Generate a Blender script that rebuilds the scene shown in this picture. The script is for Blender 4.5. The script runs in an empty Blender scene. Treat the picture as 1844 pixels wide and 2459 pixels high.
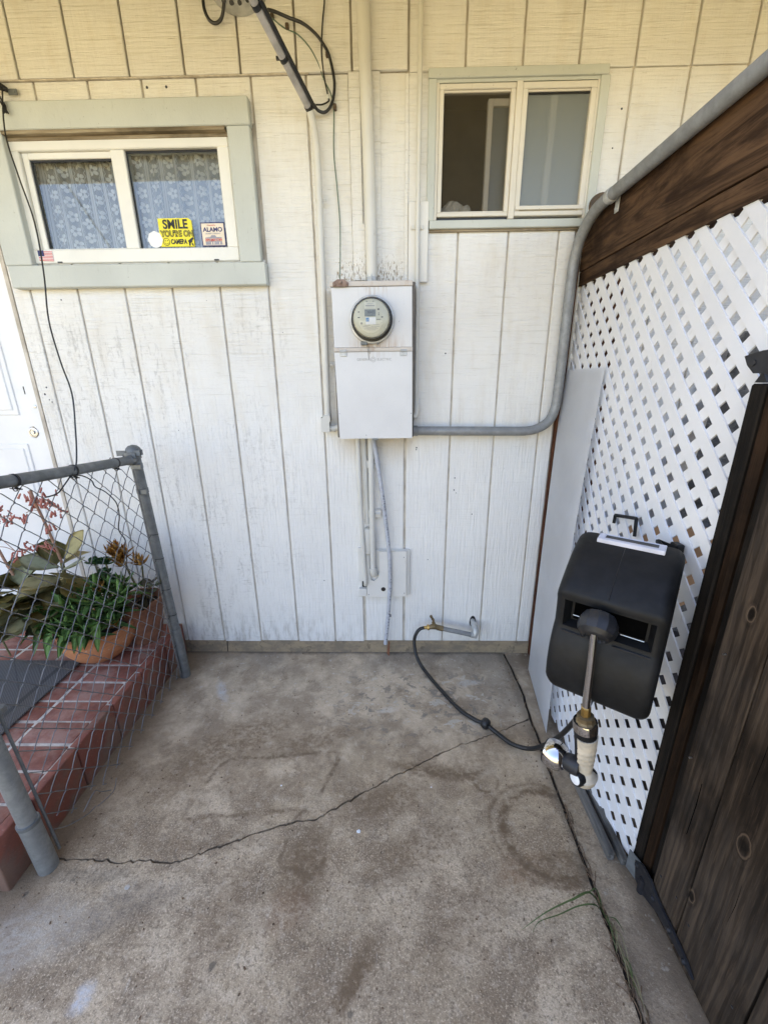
import bpy, bmesh, math, random
from mathutils import Vector, Matrix, Euler, noise as mnoise
random.seed(7)
sc = bpy.context.scene
COL = sc.collection
R = math.radians

# ------------------------------------------------------------------ camera
cam_d = bpy.data.cameras.new('camera')
cam = bpy.data.objects.new('camera', cam_d)
COL.objects.link(cam)
cam_d.sensor_fit = 'HORIZONTAL'
cam_d.sensor_width = 36.0
cam_d.lens = 36.0 * 989.66 / 1844.0
cam_d.clip_start = 0.02
cam_d.clip_end = 500
PITCH, YAW, ROLL = R(17.956), R(-1.248), R(-0.569)
fwd = Vector((math.sin(YAW) * math.cos(PITCH), math.cos(YAW) * math.cos(PITCH), -math.sin(PITCH)))
rt = Vector((math.cos(YAW), -math.sin(YAW), 0))
up = rt.cross(fwd)
r2 = rt * math.cos(ROLL) + up * math.sin(ROLL)
u2 = -rt * math.sin(ROLL) + up * math.cos(ROLL)
cam.matrix_world = Matrix(((r2.x, u2.x, -fwd.x, 0), (r2.y, u2.y, -fwd.y, -1.945), (r2.z, u2.z, -fwd.z, 1.449), (0, 0, 0, 1)))
sc.camera = cam

# ------------------------------------------------------------------ sky, sun, exposure
SUN_EL, SUN_ROT = R(52), R(-12)
world = bpy.data.worlds.new('World')
sc.world = world
world.use_nodes = True
wn = world.node_tree
wn.nodes.clear()
sky = wn.nodes.new('ShaderNodeTexSky')
sky.sky_type = 'NISHITA'
sky.sun_disc = False
sky.sun_elevation = SUN_EL
sky.sun_rotation = SUN_ROT
sky.air_density = 1.0
sky.dust_density = 1.5
sky.ozone_density = 1.0
bgn = wn.nodes.new('ShaderNodeBackground')
bgn.inputs[1].default_value = 0.15
wo = wn.nodes.new('ShaderNodeOutputWorld')
wn.links.new(sky.outputs[0], bgn.inputs[0])
wn.links.new(bgn.outputs[0], wo.inputs[0])
sun_d = bpy.data.lights.new('sun', 'SUN')
sun_d.energy = 4.0
sun_d.angle = R(0.53)
sun_d.color = (1.0, 0.93, 0.82)
sun = bpy.data.objects.new('sun', sun_d)
COL.objects.link(sun)
to_sun = Vector((math.sin(SUN_ROT) * math.cos(SUN_EL), math.cos(SUN_ROT) * math.cos(SUN_EL), math.sin(SUN_EL)))
sun.rotation_euler = (-to_sun).to_track_quat('-Z', 'Y').to_euler()
sun.location = (0, 3, 8)
vs = sc.view_settings
vs.view_transform = 'Standard'
vs.look = 'None'
vs.gamma = 1.0
vs.use_curve_mapping = False
vs.exposure = 2.31
vs.use_white_balance = True
vs.white_balance_temperature = 7300
vs.white_balance_tint = 17
sc.render.engine = 'CYCLES'
sc.cycles.max_bounces = 7
sc.cycles.diffuse_bounces = 4
sc.cycles.glossy_bounces = 3
sc.cycles.transmission_bounces = 2
sc.cycles.transparent_max_bounces = 12
sc.cycles.caustics_reflective = False
sc.cycles.caustics_refractive = False

# ------------------------------------------------------------------ node helpers
class NT:
    def __init__(s, name, rough=0.6, metal=0.0):
        s.m = bpy.data.materials.new(name)
        s.m.use_nodes = True
        s.t = s.m.node_tree
        s.b = s.t.nodes['Principled BSDF']
        s.b.inputs['Roughness'].default_value = rough
        s.b.inputs['Metallic'].default_value = metal
        s._pos = None
    def n(s, typ):
        return s.t.nodes.new(typ)
    def put(s, sock, v):
        if isinstance(v, bpy.types.NodeSocket):
            s.t.links.new(v, sock)
        elif isinstance(v, (tuple, list)):
            if len(v) == 3 and sock.type == 'RGBA':
                v = (*v, 1)
            sock.default_value = v
        else:
            sock.default_value = v
    def pos(s):
        if s._pos is None:
            s._pos = s.n('ShaderNodeNewGeometry').outputs['Position']
        return s._pos
    def obj(s):
        return s.n('ShaderNodeTexCoord').outputs['Object']
    def rnd(s):
        return s.n('ShaderNodeObjectInfo').outputs['Random']
    def sep(s, v=None):
        q = s.n('ShaderNodeSeparateXYZ')
        s.put(q.inputs[0], v if v is not None else s.pos())
        return q.outputs
    def comb(s, x, y, z):
        q = s.n('ShaderNodeCombineXYZ')
        for i, v in enumerate((x, y, z)):
            s.put(q.inputs[i], v)
        return q.outputs[0]
    def scalev(s, v, sx, sy, sz, off=(0, 0, 0)):
        q = s.n('ShaderNodeMapping')
        s.put(q.inputs[0], v)
        q.inputs['Scale'].default_value = (sx, sy, sz)
        q.inputs['Location'].default_value = off
        return q.outputs[0]
    def M(s, op, a, b=None, c=None):
        q = s.n('ShaderNodeMath')
        q.operation = op
        s.put(q.inputs[0], a)
        if b is not None: s.put(q.inputs[1], b)
        if c is not None: s.put(q.inputs[2], c)
        return q.outputs[0]
    def add(s, a, b): return s.M('ADD', a, b)
    def sub(s, a, b): return s.M('SUBTRACT', a, b)
    def mul(s, a, b): return s.M('MULTIPLY', a, b)
    def mx(s, a, b): return s.M('MAXIMUM', a, b)
    def mn(s, a, b): return s.M('MINIMUM', a, b)
    def clampm(s, a):
        q = s.n('ShaderNodeClamp'); s.put(q.inputs[0], a); return q.outputs[0]
    def smooth(s, v, a, b, o0=0.0, o1=1.0):
        q = s.n('ShaderNodeMapRange')
        q.interpolation_type = 'SMOOTHSTEP'
        s.put(q.inputs[0], v)
        q.inputs[1].default_value = a; q.inputs[2].default_value = b
        q.inputs[3].default_value = o0; q.inputs[4].default_value = o1
        return q.outputs[0]
    def noise(s, v, scale, detail=4.0, rough=0.55, dist=0.0):
        q = s.n('ShaderNodeTexNoise')
        s.put(q.inputs['Vector'], v)
        q.inputs['Scale'].default_value = scale
        q.inputs['Detail'].default_value = detail
        q.inputs['Roughness'].default_value = rough
        q.inputs['Distortion'].default_value = dist
        return q.outputs['Fac']
    def voro(s, v, scale, feat='F1'):
        q = s.n('ShaderNodeTexVoronoi')
        q.feature = feat
        s.put(q.inputs['Vector'], v)
        q.inputs['Scale'].default_value = scale
        return q.outputs
    def mix(s, f, a, b, typ='MIX'):
        q = s.n('ShaderNodeMix')
        q.data_type = 'RGBA'
        q.blend_type = typ
        s.put(q.inputs[0], f)
        s.put(q.inputs[6], a)
        s.put(q.inputs[7], b)
        return q.outputs[2]
    def ramp(s, v, stops):
        q = s.n('ShaderNodeValToRGB')
        s.put(q.inputs[0], v)
        e = q.color_ramp.elements
        while len(e) < len(stops): e.new(0.5)
        for el, (p, c) in zip(e, stops):
            el.position = p; el.color = (*c, 1)
        return q.outputs[0]
    def bump(s, h, strength, dist=0.01, prev=None):
        q = s.n('ShaderNodeBump')
        q.inputs['Strength'].default_value = strength
        q.inputs['Distance'].default_value = dist
        s.put(q.inputs['Height'], h)
        if prev is not None: s.put(q.inputs['Normal'], prev)
        s.put(s.b.inputs['Normal'], q.outputs[0])
        return q.outputs[0]
    def col(s, c): s.put(s.b.inputs['Base Color'], c)
    def ro(s, r): s.put(s.b.inputs['Roughness'], r)

MAT = {}
def simple(name, c, rough=0.6, metal=0.0, var=0.12, scale=30, bump=0.0, spec=None, coat=0.0):
    t = NT(name, rough, metal)
    p = t.obj()
    nz = t.noise(p, scale, 5, 0.6)
    d = tuple(x * (1 - var) for x in c); l = tuple(min(1, x * (1 + var)) for x in c)
    t.col(t.mix(t.smooth(nz, .3, .7), d, l))
    t.ro(t.smooth(t.noise(p, scale * .6, 4), .2, .8, max(0.02, rough - .1), min(1, rough + .1)))
    if bump: t.bump(t.noise(p, scale * 3, 3), bump, .004)
    if spec is not None: t.b.inputs['Specular IOR Level'].default_value = spec
    if coat: t.b.inputs['Coat Weight'].default_value = coat
    MAT[name] = t.m
    return t.m

# -- white rough-sawn siding paint with dirt, scuffs, peeling above the meter panel
def siding_mat(name, base, dirty=1.0):
    t = NT(name, .72)
    p = t.pos(); X, Y, Z = t.sep()
    saw = t.noise(t.scalev(p, 2.2, 1, 75), 1.6, 5, .62)
    grain = t.noise(t.scalev(p, 60, 30, 4), 1.6, 4, .6)
    fine = t.noise(p, 180, 3, .6)
    # lower sheets grow more vertical grain, upper ones show saw marks
    hz = t.smooth(Z, 1.1, 1.7)
    rel = t.add(t.mul(saw, t.add(t.mul(hz, .75), .25)), t.mul(grain, t.sub(.75, t.mul(hz, .5))))
    nb = t.bump(rel, .9, .008)
    t.bump(fine, .3, .0015, nb)
    big = t.noise(p, 2.3, 4, .6)
    c = t.mix(t.smooth(big, .35, .7), base, tuple(x * .93 for x in base))
    c = t.mix(t.mul(t.smooth(saw, .58, .70), t.add(.10, t.mul(hz, .26))), c, (.42, .385, .31))
    sw2 = t.noise(t.scalev(p, 7, 1, 120), 1.5, 4, .7)
    c = t.mix(t.mul(t.mul(t.smooth(sw2, .62, .70), hz), .5), c, (.30, .265, .20))
    # vertical grey scuffs and mildew on the left field below the window
    st = t.noise(t.scalev(p, 34, 1, 5), 1.3, 6, .68)
    spk = t.noise(t.scalev(p, 1.5, 1, 1), 55, 4, .7)
    patch = t.noise(t.scalev(p, 1.0, 1, .55, (3.1, 0, 1.7)), 3.4, 4, .6)
    fld = t.mul(t.smooth(X, -.35, -.62), t.mul(t.smooth(Z, 1.84, 1.7), 1.0))
    m = t.mul(t.mul(t.smooth(t.add(t.mul(st, .62), t.mul(spk, .38)), .49, .62), t.smooth(patch, .38, .62)), t.add(t.mul(fld, .36), .07))
    c = t.mix(t.mul(m, dirty), c, (.30, .285, .265))
    hs_ = t.noise(t.scalev(p, 5, 1, 42), 2.2, 5, .7)
    c = t.mix(t.mul(t.mul(t.smooth(hs_, .56, .68), t.smooth(patch, .36, .6)), t.add(t.mul(fld, .30), .12)), c, (.33, .31, .28))
    # splash dirt near the ground, heavier at left
    spl = t.mul(t.smooth(Z, .34, .05), t.smooth(t.noise(t.scalev(p, 20, 1, 5), 1.6, 5, .65), .42, .72))
    c = t.mix(t.mul(spl, t.smooth(X, .1, -.9, .16, .62)), c, (.24, .20, .15))
    # patchy tan tone on the upper wall, and a tan fade beneath the panel
    tan_tone = t.mul(t.smooth(t.noise(t.scalev(p, 9, 1, 3), 1.5, 4), .45, .75), .22)
    c = t.mix(t.mul(tan_tone, t.smooth(Z, .9, 1.25)), c, (.60, .51, .36))
    upn = t.mul(t.mul(t.smooth(X, -.30, -.16), t.smooth(X, .12, .06)), t.mul(t.smooth(Z, 1.17, 1.2, 1, 0), t.smooth(Z, 1.02, 1.18)))
    c = t.mix(t.mul(upn, .45), c, (.52, .40, .25))
    # peeling paint above the meter panel: bare brown wood in vertical flecks
    pk = t.noise(t.scalev(p, 75, 1, 22), 2.2, 6, .66)
    pz = t.mul(t.mul(t.smooth(Z, 2.02, 1.86), t.smooth(Z, 1.82, 1.84)), t.mul(t.smooth(X, -.275, -.22), t.smooth(X, .062, .04)))
    pm = t.mul(t.smooth(t.add(t.sub(pk, .70), t.mul(pz, .205)), .02, .06), .85)
    wood = t.mix(t.noise(t.scalev(p, 90, 1, 8), 2, 4), (.17, .12, .075), (.46, .37, .25))
    c = t.mix(pm, c, wood)
    # sparse pin-holes and nail specks
    ns = t.voro(p, 9.0)[0]
    c = t.mix(t.smooth(ns, .022, .014), c, (.05, .045, .04))
    t.col(c)
    t.b.inputs['Specular IOR Level'].default_value = .3
    MAT[name] = t.m
siding_mat('siding_paint', (.84, .83, .80))

t = NT('groove_dirt', .85)
p = t.pos()
t.col(t.mix(t.smooth(t.noise(t.scalev(p, 8, 1, 3), 4, 4), .35, .7), (.62, .57, .50), (.42, .37, .31)))
MAT['groove_dirt'] = t.m

def trim_mat(name, base):
    t = NT(name, .6)
    p = t.pos()
    c = t.mix(t.smooth(t.noise(p, 4, 4), .3, .7), base, tuple(x * .9 for x in base))
    st = t.noise(t.scalev(p, 40, 1, 9), 1.5, 5, .7)
    sp = t.noise(p, 70, 3, .7)
    c = t.mix(t.mul(t.smooth(st, .58, .74), .3), c, (.24, .24, .2))
    c = t.mix(t.mul(t.smooth(sp, .68, .74), .6), c, (.16, .15, .12))
    t.col(c)
    t.bump(t.add(st, t.mul(t.noise(p, 120, 3), .6)), .3, .003)
    MAT[name] = t.m
trim_mat('sage_trim', (.555, .58, .54))
trim_mat('cream_frame', (.72, .68, .60))

# -- vinyl, door, panel paints
def paint(name, base, rough=.45, rust=0.0, dirt=.25):
    t = NT(name, rough)
    p = t.pos(); X, Y, Z = t.sep()
    c = t.mix(t.smooth(t.noise(p, 5, 4), .35, .7), base, tuple(x * .93 for x in base))
    n2 = t.noise(t.scalev(p, 3, 3, 1), 22, 6, .7)
    c = t.mix(t.mul(t.smooth(n2, .60, .76), dirt), c, (.30, .26, .2))
    if name == 'panel_grey':
        rz = t.mul(t.mul(t.smooth(Z, 1.635, 1.574), t.smooth(Z, 1.5720, 1.5724)), t.smooth(t.M('ABSOLUTE', t.add(X, .06)), .16, .02))
        dr = t.noise(t.scalev(p, 60, 1, 5), 1.6, 5, .65)
        c = t.mix(t.mul(rz, t.smooth(dr, .34, .66, .15, .75)), c, (.42, .27, .17))
        rz2 = t.mul(t.mul(t.smooth(Z, 1.50, 1.5555), t.smooth(t.M('ABSOLUTE', t.add(X, .07)), .10, .02)), t.smooth(dr, .45, .7, 0, .5))
        c = t.mix(rz2, c, (.46, .36, .27))
        sc2 = t.noise(t.scalev(p, 8, 1, 30), 6, 5, .7)
        c = t.mix(t.mul(t.smooth(sc2, .64, .70), .35), c, (.42, .41, .40))
    if rust:
        r = t.noise(t.scalev(p, 2.2, 2, 1), 14, 5, .7)
        c = t.mix(t.mul(t.smooth(r, .52, .72), rust), c, (.38, .24, .15))
    t.col(c)
    t.bump(t.noise(p, 60, 3), .12, .002)
    MAT[name] = t.m
paint('white_vinyl', (.80, .79, .74), .4, 0, .12)
paint('door_white', (.80, .81, .82), .4, 0, .05)
paint('panel_grey', (.69, .69, .69), .42, 0, .10)
paint('panel_rusty', (.60, .55, .50), .55, .6, .3)
simple('cabinet_shade', (.13, .115, .10), .6, 0, .3, 20)  # dark tone carries the recess shade along the cabinet side
paint('conduit_white', (.66, .65, .605), .5, 0, .55)
paint('patch_white', (.74, .725, .685), .65, 0, .3)
paint('sheet_white', (.86, .87, .89), .25, 0, .06)
paint('lattice_white', (.77, .77, .78), .45, 0, .22)
paint('soffit_cream', (.72, .63, .36), .7, 0, .1)

# -- galvanised / grey metal
def metal(name, base, rough=.45, blotch=.25, mtl=.85):
    t = NT(name, rough, mtl)
    p = t.obj()
    v = t.voro(p, 55)
    n1 = t.noise(p, 24, 5, .65)
    c = t.mix(t.smooth(n1, .35, .7), tuple(x * (1 - blotch) for x in base), base)
    c = t.mix(t.mul(t.smooth(t.noise(p, 60, 4, .7), .6, .75), .35), c, tuple(x * .4 for x in base))
    t.col(c)
    t.ro(t.smooth(n1, .25, .75, rough + .15, rough - .08))
    t.bump(n1, .15, .002)
    MAT[name] = t.m
metal('galvanised', (.215, .23, .235), .5, .28, .45)
metal('galv_post', (.33, .345, .34), .5, .25, .45)
metal('galv_light', (.58, .59, .58), .5, .25, .5)
metal('grey_conduit', (.29, .30, .305), .5, .22, .25)
metal('wire_grey', (.22, .22, .22), .5, .3, .45)
metal('black_iron', (.028, .028, .032), .5, .3, .3)
metal('steel', (.62, .62, .62), .3, .1, 1)
t = NT('chrome', .035, 1.0); t.col((.62, .62, .64)); t.ro(t.smooth(t.noise(t.obj(), 40, 4), .4, .8, .025, .09)); MAT['chrome'] = t.m
metal('brass', (.62, .40, .14), .35, .4, .9)
metal('brass_old', (.33, .24, .13), .5, .5, .7)
metal('rusty_plate', (.36, .25, .20), .7, .4, .2)
simple('brightener_blue', (.50, .62, .80), .9, 0, .08, 10)
simple('void_black', (.003, .003, .003), 1.0, 0, .2, 20, 0, 0.0)
simple('black_rubber', (.012, .012, .013), .42, 0, .3, 40)
simple('black_plastic', (.0085, .0088, .0095), .55, 0, .3, 26, .12, .3)
simple('dark_plastic', (.018, .0185, .021), .45, 0, .3, 40, .1)
simple('grey_plastic', (.62, .62, .68), .4, 0, .1, 20)
simple('cream_plastic', (.64, .55, .42), .45, 0, .22, 18)
simple('white_plastic', (.75, .75, .72), .4)
simple('pole_grey', (.40, .39, .40), .45, 0, .2, 20)
simple('copper_brown', (.25, .09, .045), .6, .3, .3, 40)
simple('hose_grey', (.47, .49, .54), .45, 0, .15, 60)
simple('ink_dark', (.05, .055, .07), .6)
simple('ink_grey', (.30, .30, .29), .6)
simple('print_black', (.008, .008, .010), .45)
simple('sticker_yellow', (.86, .74, .025), .4, 0, .04)
simple('sticker_cream', (.78, .68, .55), .45, 0, .05)
simple('sticker_navy', (.02, .022, .12), .45)
simple('sticker_red', (.60, .04, .035), .45)
simple('sticker_white', (.82, .83, .84), .4, 0, .03)
simple('sticker_grey', (.32, .32, .38), .5)
simple('meter_face', (.56, .55, .43), .5, 0, .06, 20)
simple('meter_label', (.68, .67, .55), .5, 0, .05, 20)
simple('lcd_glass', (.15, .16, .14), .3, 0, .05)
simple('logo_blue', (.03, .22, .52), .4)
simple('interior_brown', (.30, .225, .15), .8, 0, .2, 4)
simple('interior_pale', (.42, .40, .33), .8, 0, .1, 4)
simple('paper_white', (.62, .60, .54), .8, 0, .15, 20)
simple('terracotta_dark', (.20, .085, .05), .8, 0, .3, 14)
simple('plywood', (.42, .235, .12), .7, 0, .2, 10)
simple('dark_junk', (.05, .045, .045), .7, 0, .4, 10)
simple('earth', (.37, .33, .19), .95, 0, .3, 8, .5)  # yellow tone chosen so the unseen yard bounces warm light onto the wall
simple('soil', (.03, .02, .014), .95, 0, .4, 90, .6)
simple('dry_debris', (.16, .10, .06), .9, 0, .4, 60)
simple('green_wire', (.10, .16, .12), .5)
simple('roof_shingle', (.12, .11, .10), .9, 0, .3, 30)
simple('knob_brown', (.085, .055, .032), .55, 0, .3, 30)

# -- wood
def wood(name, c0, c1, axis='Y', scale=1.0, knots=(), rough=.7, grey=0.0):
    """long grain runs along `axis`"""
    t = NT(name, rough)
    p = t.pos()
    st = {'X': (.9, 14, 14), 'Y': (14, .9, 14), 'Z': (14, 14, .9)}[axis]
    off = t.mul(t.rnd(), 13.0)
    q = t.n('ShaderNodeVectorMath'); q.operation = 'ADD'
    t.put(q.inputs[0], p); t.put(q.inputs[1], t.comb(off, off, off))
    pv = q.outputs[0]
    warp = t.noise(t.scalev(pv, *[x * .18 for x in st]), 2.2 * scale, 3, .5)
    q2 = t.n('ShaderNodeVectorMath'); q2.operation = 'ADD'
    t.put(q2.inputs[0], t.scalev(pv, *st)); t.put(q2.inputs[1], t.comb(t.mul(warp, 5), t.mul(warp, 5), t.mul(warp, 5)))
    g1 = t.noise(q2.outputs[0], 2.2 * scale, 6, .68)
    g2 = t.noise(t.scalev(pv, *[x * 3 for x in st]), 2.6 * scale, 4, .7)
    blot = t.noise(pv, 4.5, 4, .6)
    c = t.mix(t.smooth(g1, .33, .68), c0, c1)
    c = t.mix(t.mul(t.smooth(g2, .5, .72), .55), c, tuple(x * .3 for x in c0))
    c = t.mix(t.mul(t.smooth(blot, .46, .70), .78), c, tuple(x * .38 for x in c0))
    if grey: c = t.mix(t.mul(t.smooth(t.noise(pv, 3, 4), .35, .65), grey), c, (.16, .145, .13))
    if knots:
        wv = t.n('ShaderNodeTexWave'); wv.wave_type = 'BANDS'; wv.bands_direction = 'Y'
        t.put(wv.inputs['Vector'], t.scalev(pv, 1, 1, .10)); wv.inputs['Scale'].default_value = 16; wv.inputs['Distortion'].default_value = 9
        wv.inputs['Detail'].default_value = 4; wv.inputs['Detail Scale'].default_value = 1.4; wv.inputs['Detail Roughness'].default_value = .6
        c = t.mix(t.mul(t.smooth(wv.outputs['Fac'], .35, .95), .40), c, tuple(x * .30 for x in c0))
        c = t.mix(t.mul(t.smooth(t.noise(pv, 2.2, 4), .42, .68), .6), c, tuple(x * .38 for x in c0))
        fg = t.noise(t.scalev(pv, 60, 60, 2.5), 3.0, 5, .7)
        c = t.mix(t.mul(t.smooth(fg, .52, .70), .30), c, tuple(min(1, x * 1.6) for x in c1))
    for (ky, kz, kr) in knots:
        X, Y, Z = t.sep()
        dy = t.mul(t.add(t.sub(Y, ky), t.mul(t.sub(t.noise(p, 22, 3), .5), .012)), 1.9); dz = t.sub(Z, kz)
        d = t.M('SQRT', t.add(t.mul(dy, dy), t.mul(dz, dz)))
        d = t.add(d, t.mul(t.sub(t.noise(p, 40, 3), .5), kr * .4))
        rg = t.M('SINE', t.mul(d, 260))
        c = t.mix(t.mul(t.smooth(d, kr * 2.6, kr * .9), t.smooth(rg, -.4, .9, 0, .6)), c, tuple(x * .22 for x in c0))
        c = t.mix(t.mul(t.smooth(d, kr * 1.1, kr * .5), .7), c, tuple(x * .25 for x in c0))
        c = t.mix(t.mul(t.smooth(t.M('ABSOLUTE', t.sub(d, kr * 1.1)), kr * .22, 0), .5), c, tuple(min(1, x * 2.2) for x in c1))
    t.col(c)
    t.bump(t.add(g1, t.mul(g2, .5)), .6, .004)
    t.b.inputs['Specular IOR Level'].default_value = .10
    MAT[name] = t.m
wood('beam_wood', (.030, .016, .0095), (.130, .073, .040), 'Y', 1.0)
wood('gate_wood', (.024, .0165, .0115), (.088, .060, .040), 'Z', .8, [(-1.323, .505, .026), (-1.254, .222, .016), (-1.19, .98, .016)], .7, .12)
wood('post_wood', (.008, .0068, .0058), (.022, .017, .013), 'Z', 1.0)
wood('post_red', (.014, .0075, .004), (.036, .019, .010), 'Z', 1.0)
wood('grey_wood', (.10, .095, .088), (.22, .21, .195), 'Y', 1.2)
wood('brown_post', (.06, .022, .012), (.13, .05, .025), 'Z', 1.0)
wood('raw_wood', (.22, .17, .11), (.42, .35, .25), 'X', 1.0)

# -- brick
def brick_mat(name, dirt):
    t = NT(name, .8)
    p = t.pos(); X, Y, Z = t.sep()
    r = t.rnd()
    c = t.mix(r, (.235, .070, .046), (.33, .115, .076))
    c = t.mix(t.smooth(t.noise(p, 18, 5, .65), .35, .7), c, (.195, .066, .045))
    c = t.mix(t.mul(t.smooth(t.noise(p, 110, 3, .7), .62, .75), .5), c, (.46, .30, .24))
    if dirt:
        n = t.noise(p, 9, 5, .65)
        c = t.mix(t.mul(t.smooth(t.sub(n, t.mul(Z, 1.2)), .28, .56), .75), c, (.23, .155, .115))
    else:
        c = t.mix(t.mul(t.smooth(t.noise(p, 7, 6, .68), .42, .66), .60), c, (.40, .25, .20))
        c = t.mix(t.mul(t.smooth(t.noise(p, 26, 5, .7), .56, .70), .5), c, (.13, .055, .042))
    t.col(c)
    t.bump(t.noise(p, 70, 4), .4, .004)
    MAT[name] = t.m
brick_mat('brick_red', 0)
brick_mat('brick_face', 1)
simple('mortar', (.52, .47, .41), .9, 0, .25, 40, .4)

# -- foundation strip
t = NT('foundation_mat', .9)
p = t.pos(); X, Y, Z = t.sep()
c = t.mix(t.smooth(t.noise(t.scalev(p, 1, 1, 2), 9, 5, .65), .35, .65), (.36, .27, .17), (.22, .175, .125))
c = t.mix(t.mul(t.smooth(t.noise(p, 20, 5, .7), .55, .68), .7), c, (.12, .095, .07))
c = t.mix(t.mul(t.smooth(t.M('ABSOLUTE', t.add(X, .925)), .004, .002), .9), c, (.02, .018, .015))
t.col(c); t.bump(t.noise(p, 40, 5), .6, .006)
MAT['foundation_mat'] = t.m

# -- concrete with its stains
def concrete(name, strip=False):
    t = NT(name, .88)
    p = t.pos(); X, Y, Z = t.sep()
    wob = t.sub(t.noise(p, 6, 5, .65), .5)
    wob2 = t.sub(t.noise(t.scalev(p, 1, 1, 1, (5, 3, 0)), 6, 5, .65), .5)
    Xw = t.add(X, t.mul(wob, .07)); Yw = t.add(Y, t.mul(wob2, .07))
    big = t.noise(p, 1.9, 5, .6); mid = t.noise(p, 6.5, 7, .68); sml = t.noise(t.scalev(p, 1, 1.25, 1), 24, 6, .7)
    agg = t.noise(p, 190, 3, .75); agg2 = t.noise(p, 75, 4, .72)
    c = t.mix(t.smooth(big, .32, .68), (0.460, 0.344, 0.222), (0.646, 0.500, 0.345))
    c = t.mix(t.mul(t.smooth(mid, .45, .60), .80), c, (0.293, 0.208, 0.133))
    c = t.mix(t.mul(t.smooth(mid, .46, .34), .50), c, (0.721, 0.578, 0.417))
    c = t.mix(t.mul(t.smooth(sml, .52, .66), .30), c, (0.273, 0.199, 0.130))
    c = t.mix(t.mul(t.smooth(sml, .46, .36), .35), c, (0.721, 0.589, 0.446))
    # cooler, smoother troweled zone towards the wall
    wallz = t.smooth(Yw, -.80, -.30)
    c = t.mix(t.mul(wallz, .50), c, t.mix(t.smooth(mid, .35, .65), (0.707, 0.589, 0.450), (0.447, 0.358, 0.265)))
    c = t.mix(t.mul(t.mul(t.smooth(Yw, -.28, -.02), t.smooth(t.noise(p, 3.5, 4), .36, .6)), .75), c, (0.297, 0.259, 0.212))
    c = t.mix(t.mul(t.mul(t.smooth(X, .28, .48), t.smooth(Y, -.62, -.3)), t.smooth(t.noise(p, 5, 5), .36, .6, 0, .7)), c, (0.293, 0.253, 0.206))
    # flaking skim coat, sharp-edged light and dark islands
    fl = t.noise(t.scalev(p, 1, 1.5, 1), 13, 6, .66, .6)
    flz = t.mul(t.mul(t.smooth(Yw, -.66, -.50), t.smooth(Yw, -.10, -.24)), t.mul(t.smooth(X, -.45, -.1), t.smooth(X, .6, .45)))
    c = t.mix(t.mul(t.mul(t.smooth(fl, .575, .585), flz), .8), c, (0.235, 0.210, 0.178))
    c = t.mix(t.mul(t.mul(t.smooth(fl, .405, .395), flz), .75), c, (0.607, 0.560, 0.477))
    wh = t.noise(p, 34, 5, .7)
    c = t.mix(t.mul(t.mul(t.smooth(wh, .60, .66), t.smooth(Yw, -.6, -.3)), .55), c, (0.696, 0.646, 0.575))
    # tide lines: crisp edges of old puddles and scuffs
    for sc_, of_, wd_, f_ in ((3.1, 2.0, .010, .50), (5.5, 7.0, .008, .40), (9.0, 11.0, .010, .32)):
        tn = t.noise(t.scalev(p, 1, 1.2, 1, (of_, of_ * .7, 0)), sc_, 6, .62, .4)
        ln = t.smooth(t.M('ABSOLUTE', t.sub(tn, .52)), wd_, .001)
        c = t.mix(t.mul(t.mul(ln, t.smooth(mid, .40, .60)), f_), c, (0.187, 0.142, 0.097))
        c = t.mix(t.mul(t.smooth(t.sub(tn, .52), .0, .012), .10), c, (0.220, 0.169, 0.119))
    scr = t.noise(t.scalev(p, 9, 2.2, 1, (1, 4, 0)), 7, 6, .7)
    c = t.mix(t.mul(t.smooth(scr, .58, .66), .35), c, (0.220, 0.172, 0.124))
    c = t.mix(t.mul(t.smooth(scr, .40, .33), .35), c, (0.682, 0.600, 0.497))
    # exposed aggregate towards the front, dark grains also deepening the tone there
    fr = t.smooth(Yw, -.55, -1.05)
    c = t.mix(t.mul(t.smooth(agg2, .50, .66), t.add(t.mul(fr, .60), .10)), c, (0.186, 0.134, 0.086))
    c = t.mix(t.mul(t.smooth(agg, .54, .66), t.add(t.mul(fr, .66), .12)), c, (0.205, 0.150, 0.102))
    c = t.mix(t.mul(t.smooth(agg, .46, .34), t.add(t.mul(fr, .60), .10)), c, (0.845, 0.682, 0.488))
    def ell(cx, cy, rx, ry, rot=0.0):
        dx = t.sub(Xw, cx); dy = t.sub(Yw, cy)
        if rot:
            ca, sa = math.cos(rot), math.sin(rot)
            dx, dy = t.add(t.mul(dx, ca), t.mul(dy, sa)), t.sub(t.mul(dy, ca), t.mul(dx, sa))
        dx = t.mul(dx, 1 / rx); dy = t.mul(dy, 1 / ry)
        return t.M('SQRT', t.add(t.mul(dx, dx), t.mul(dy, dy)))
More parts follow.
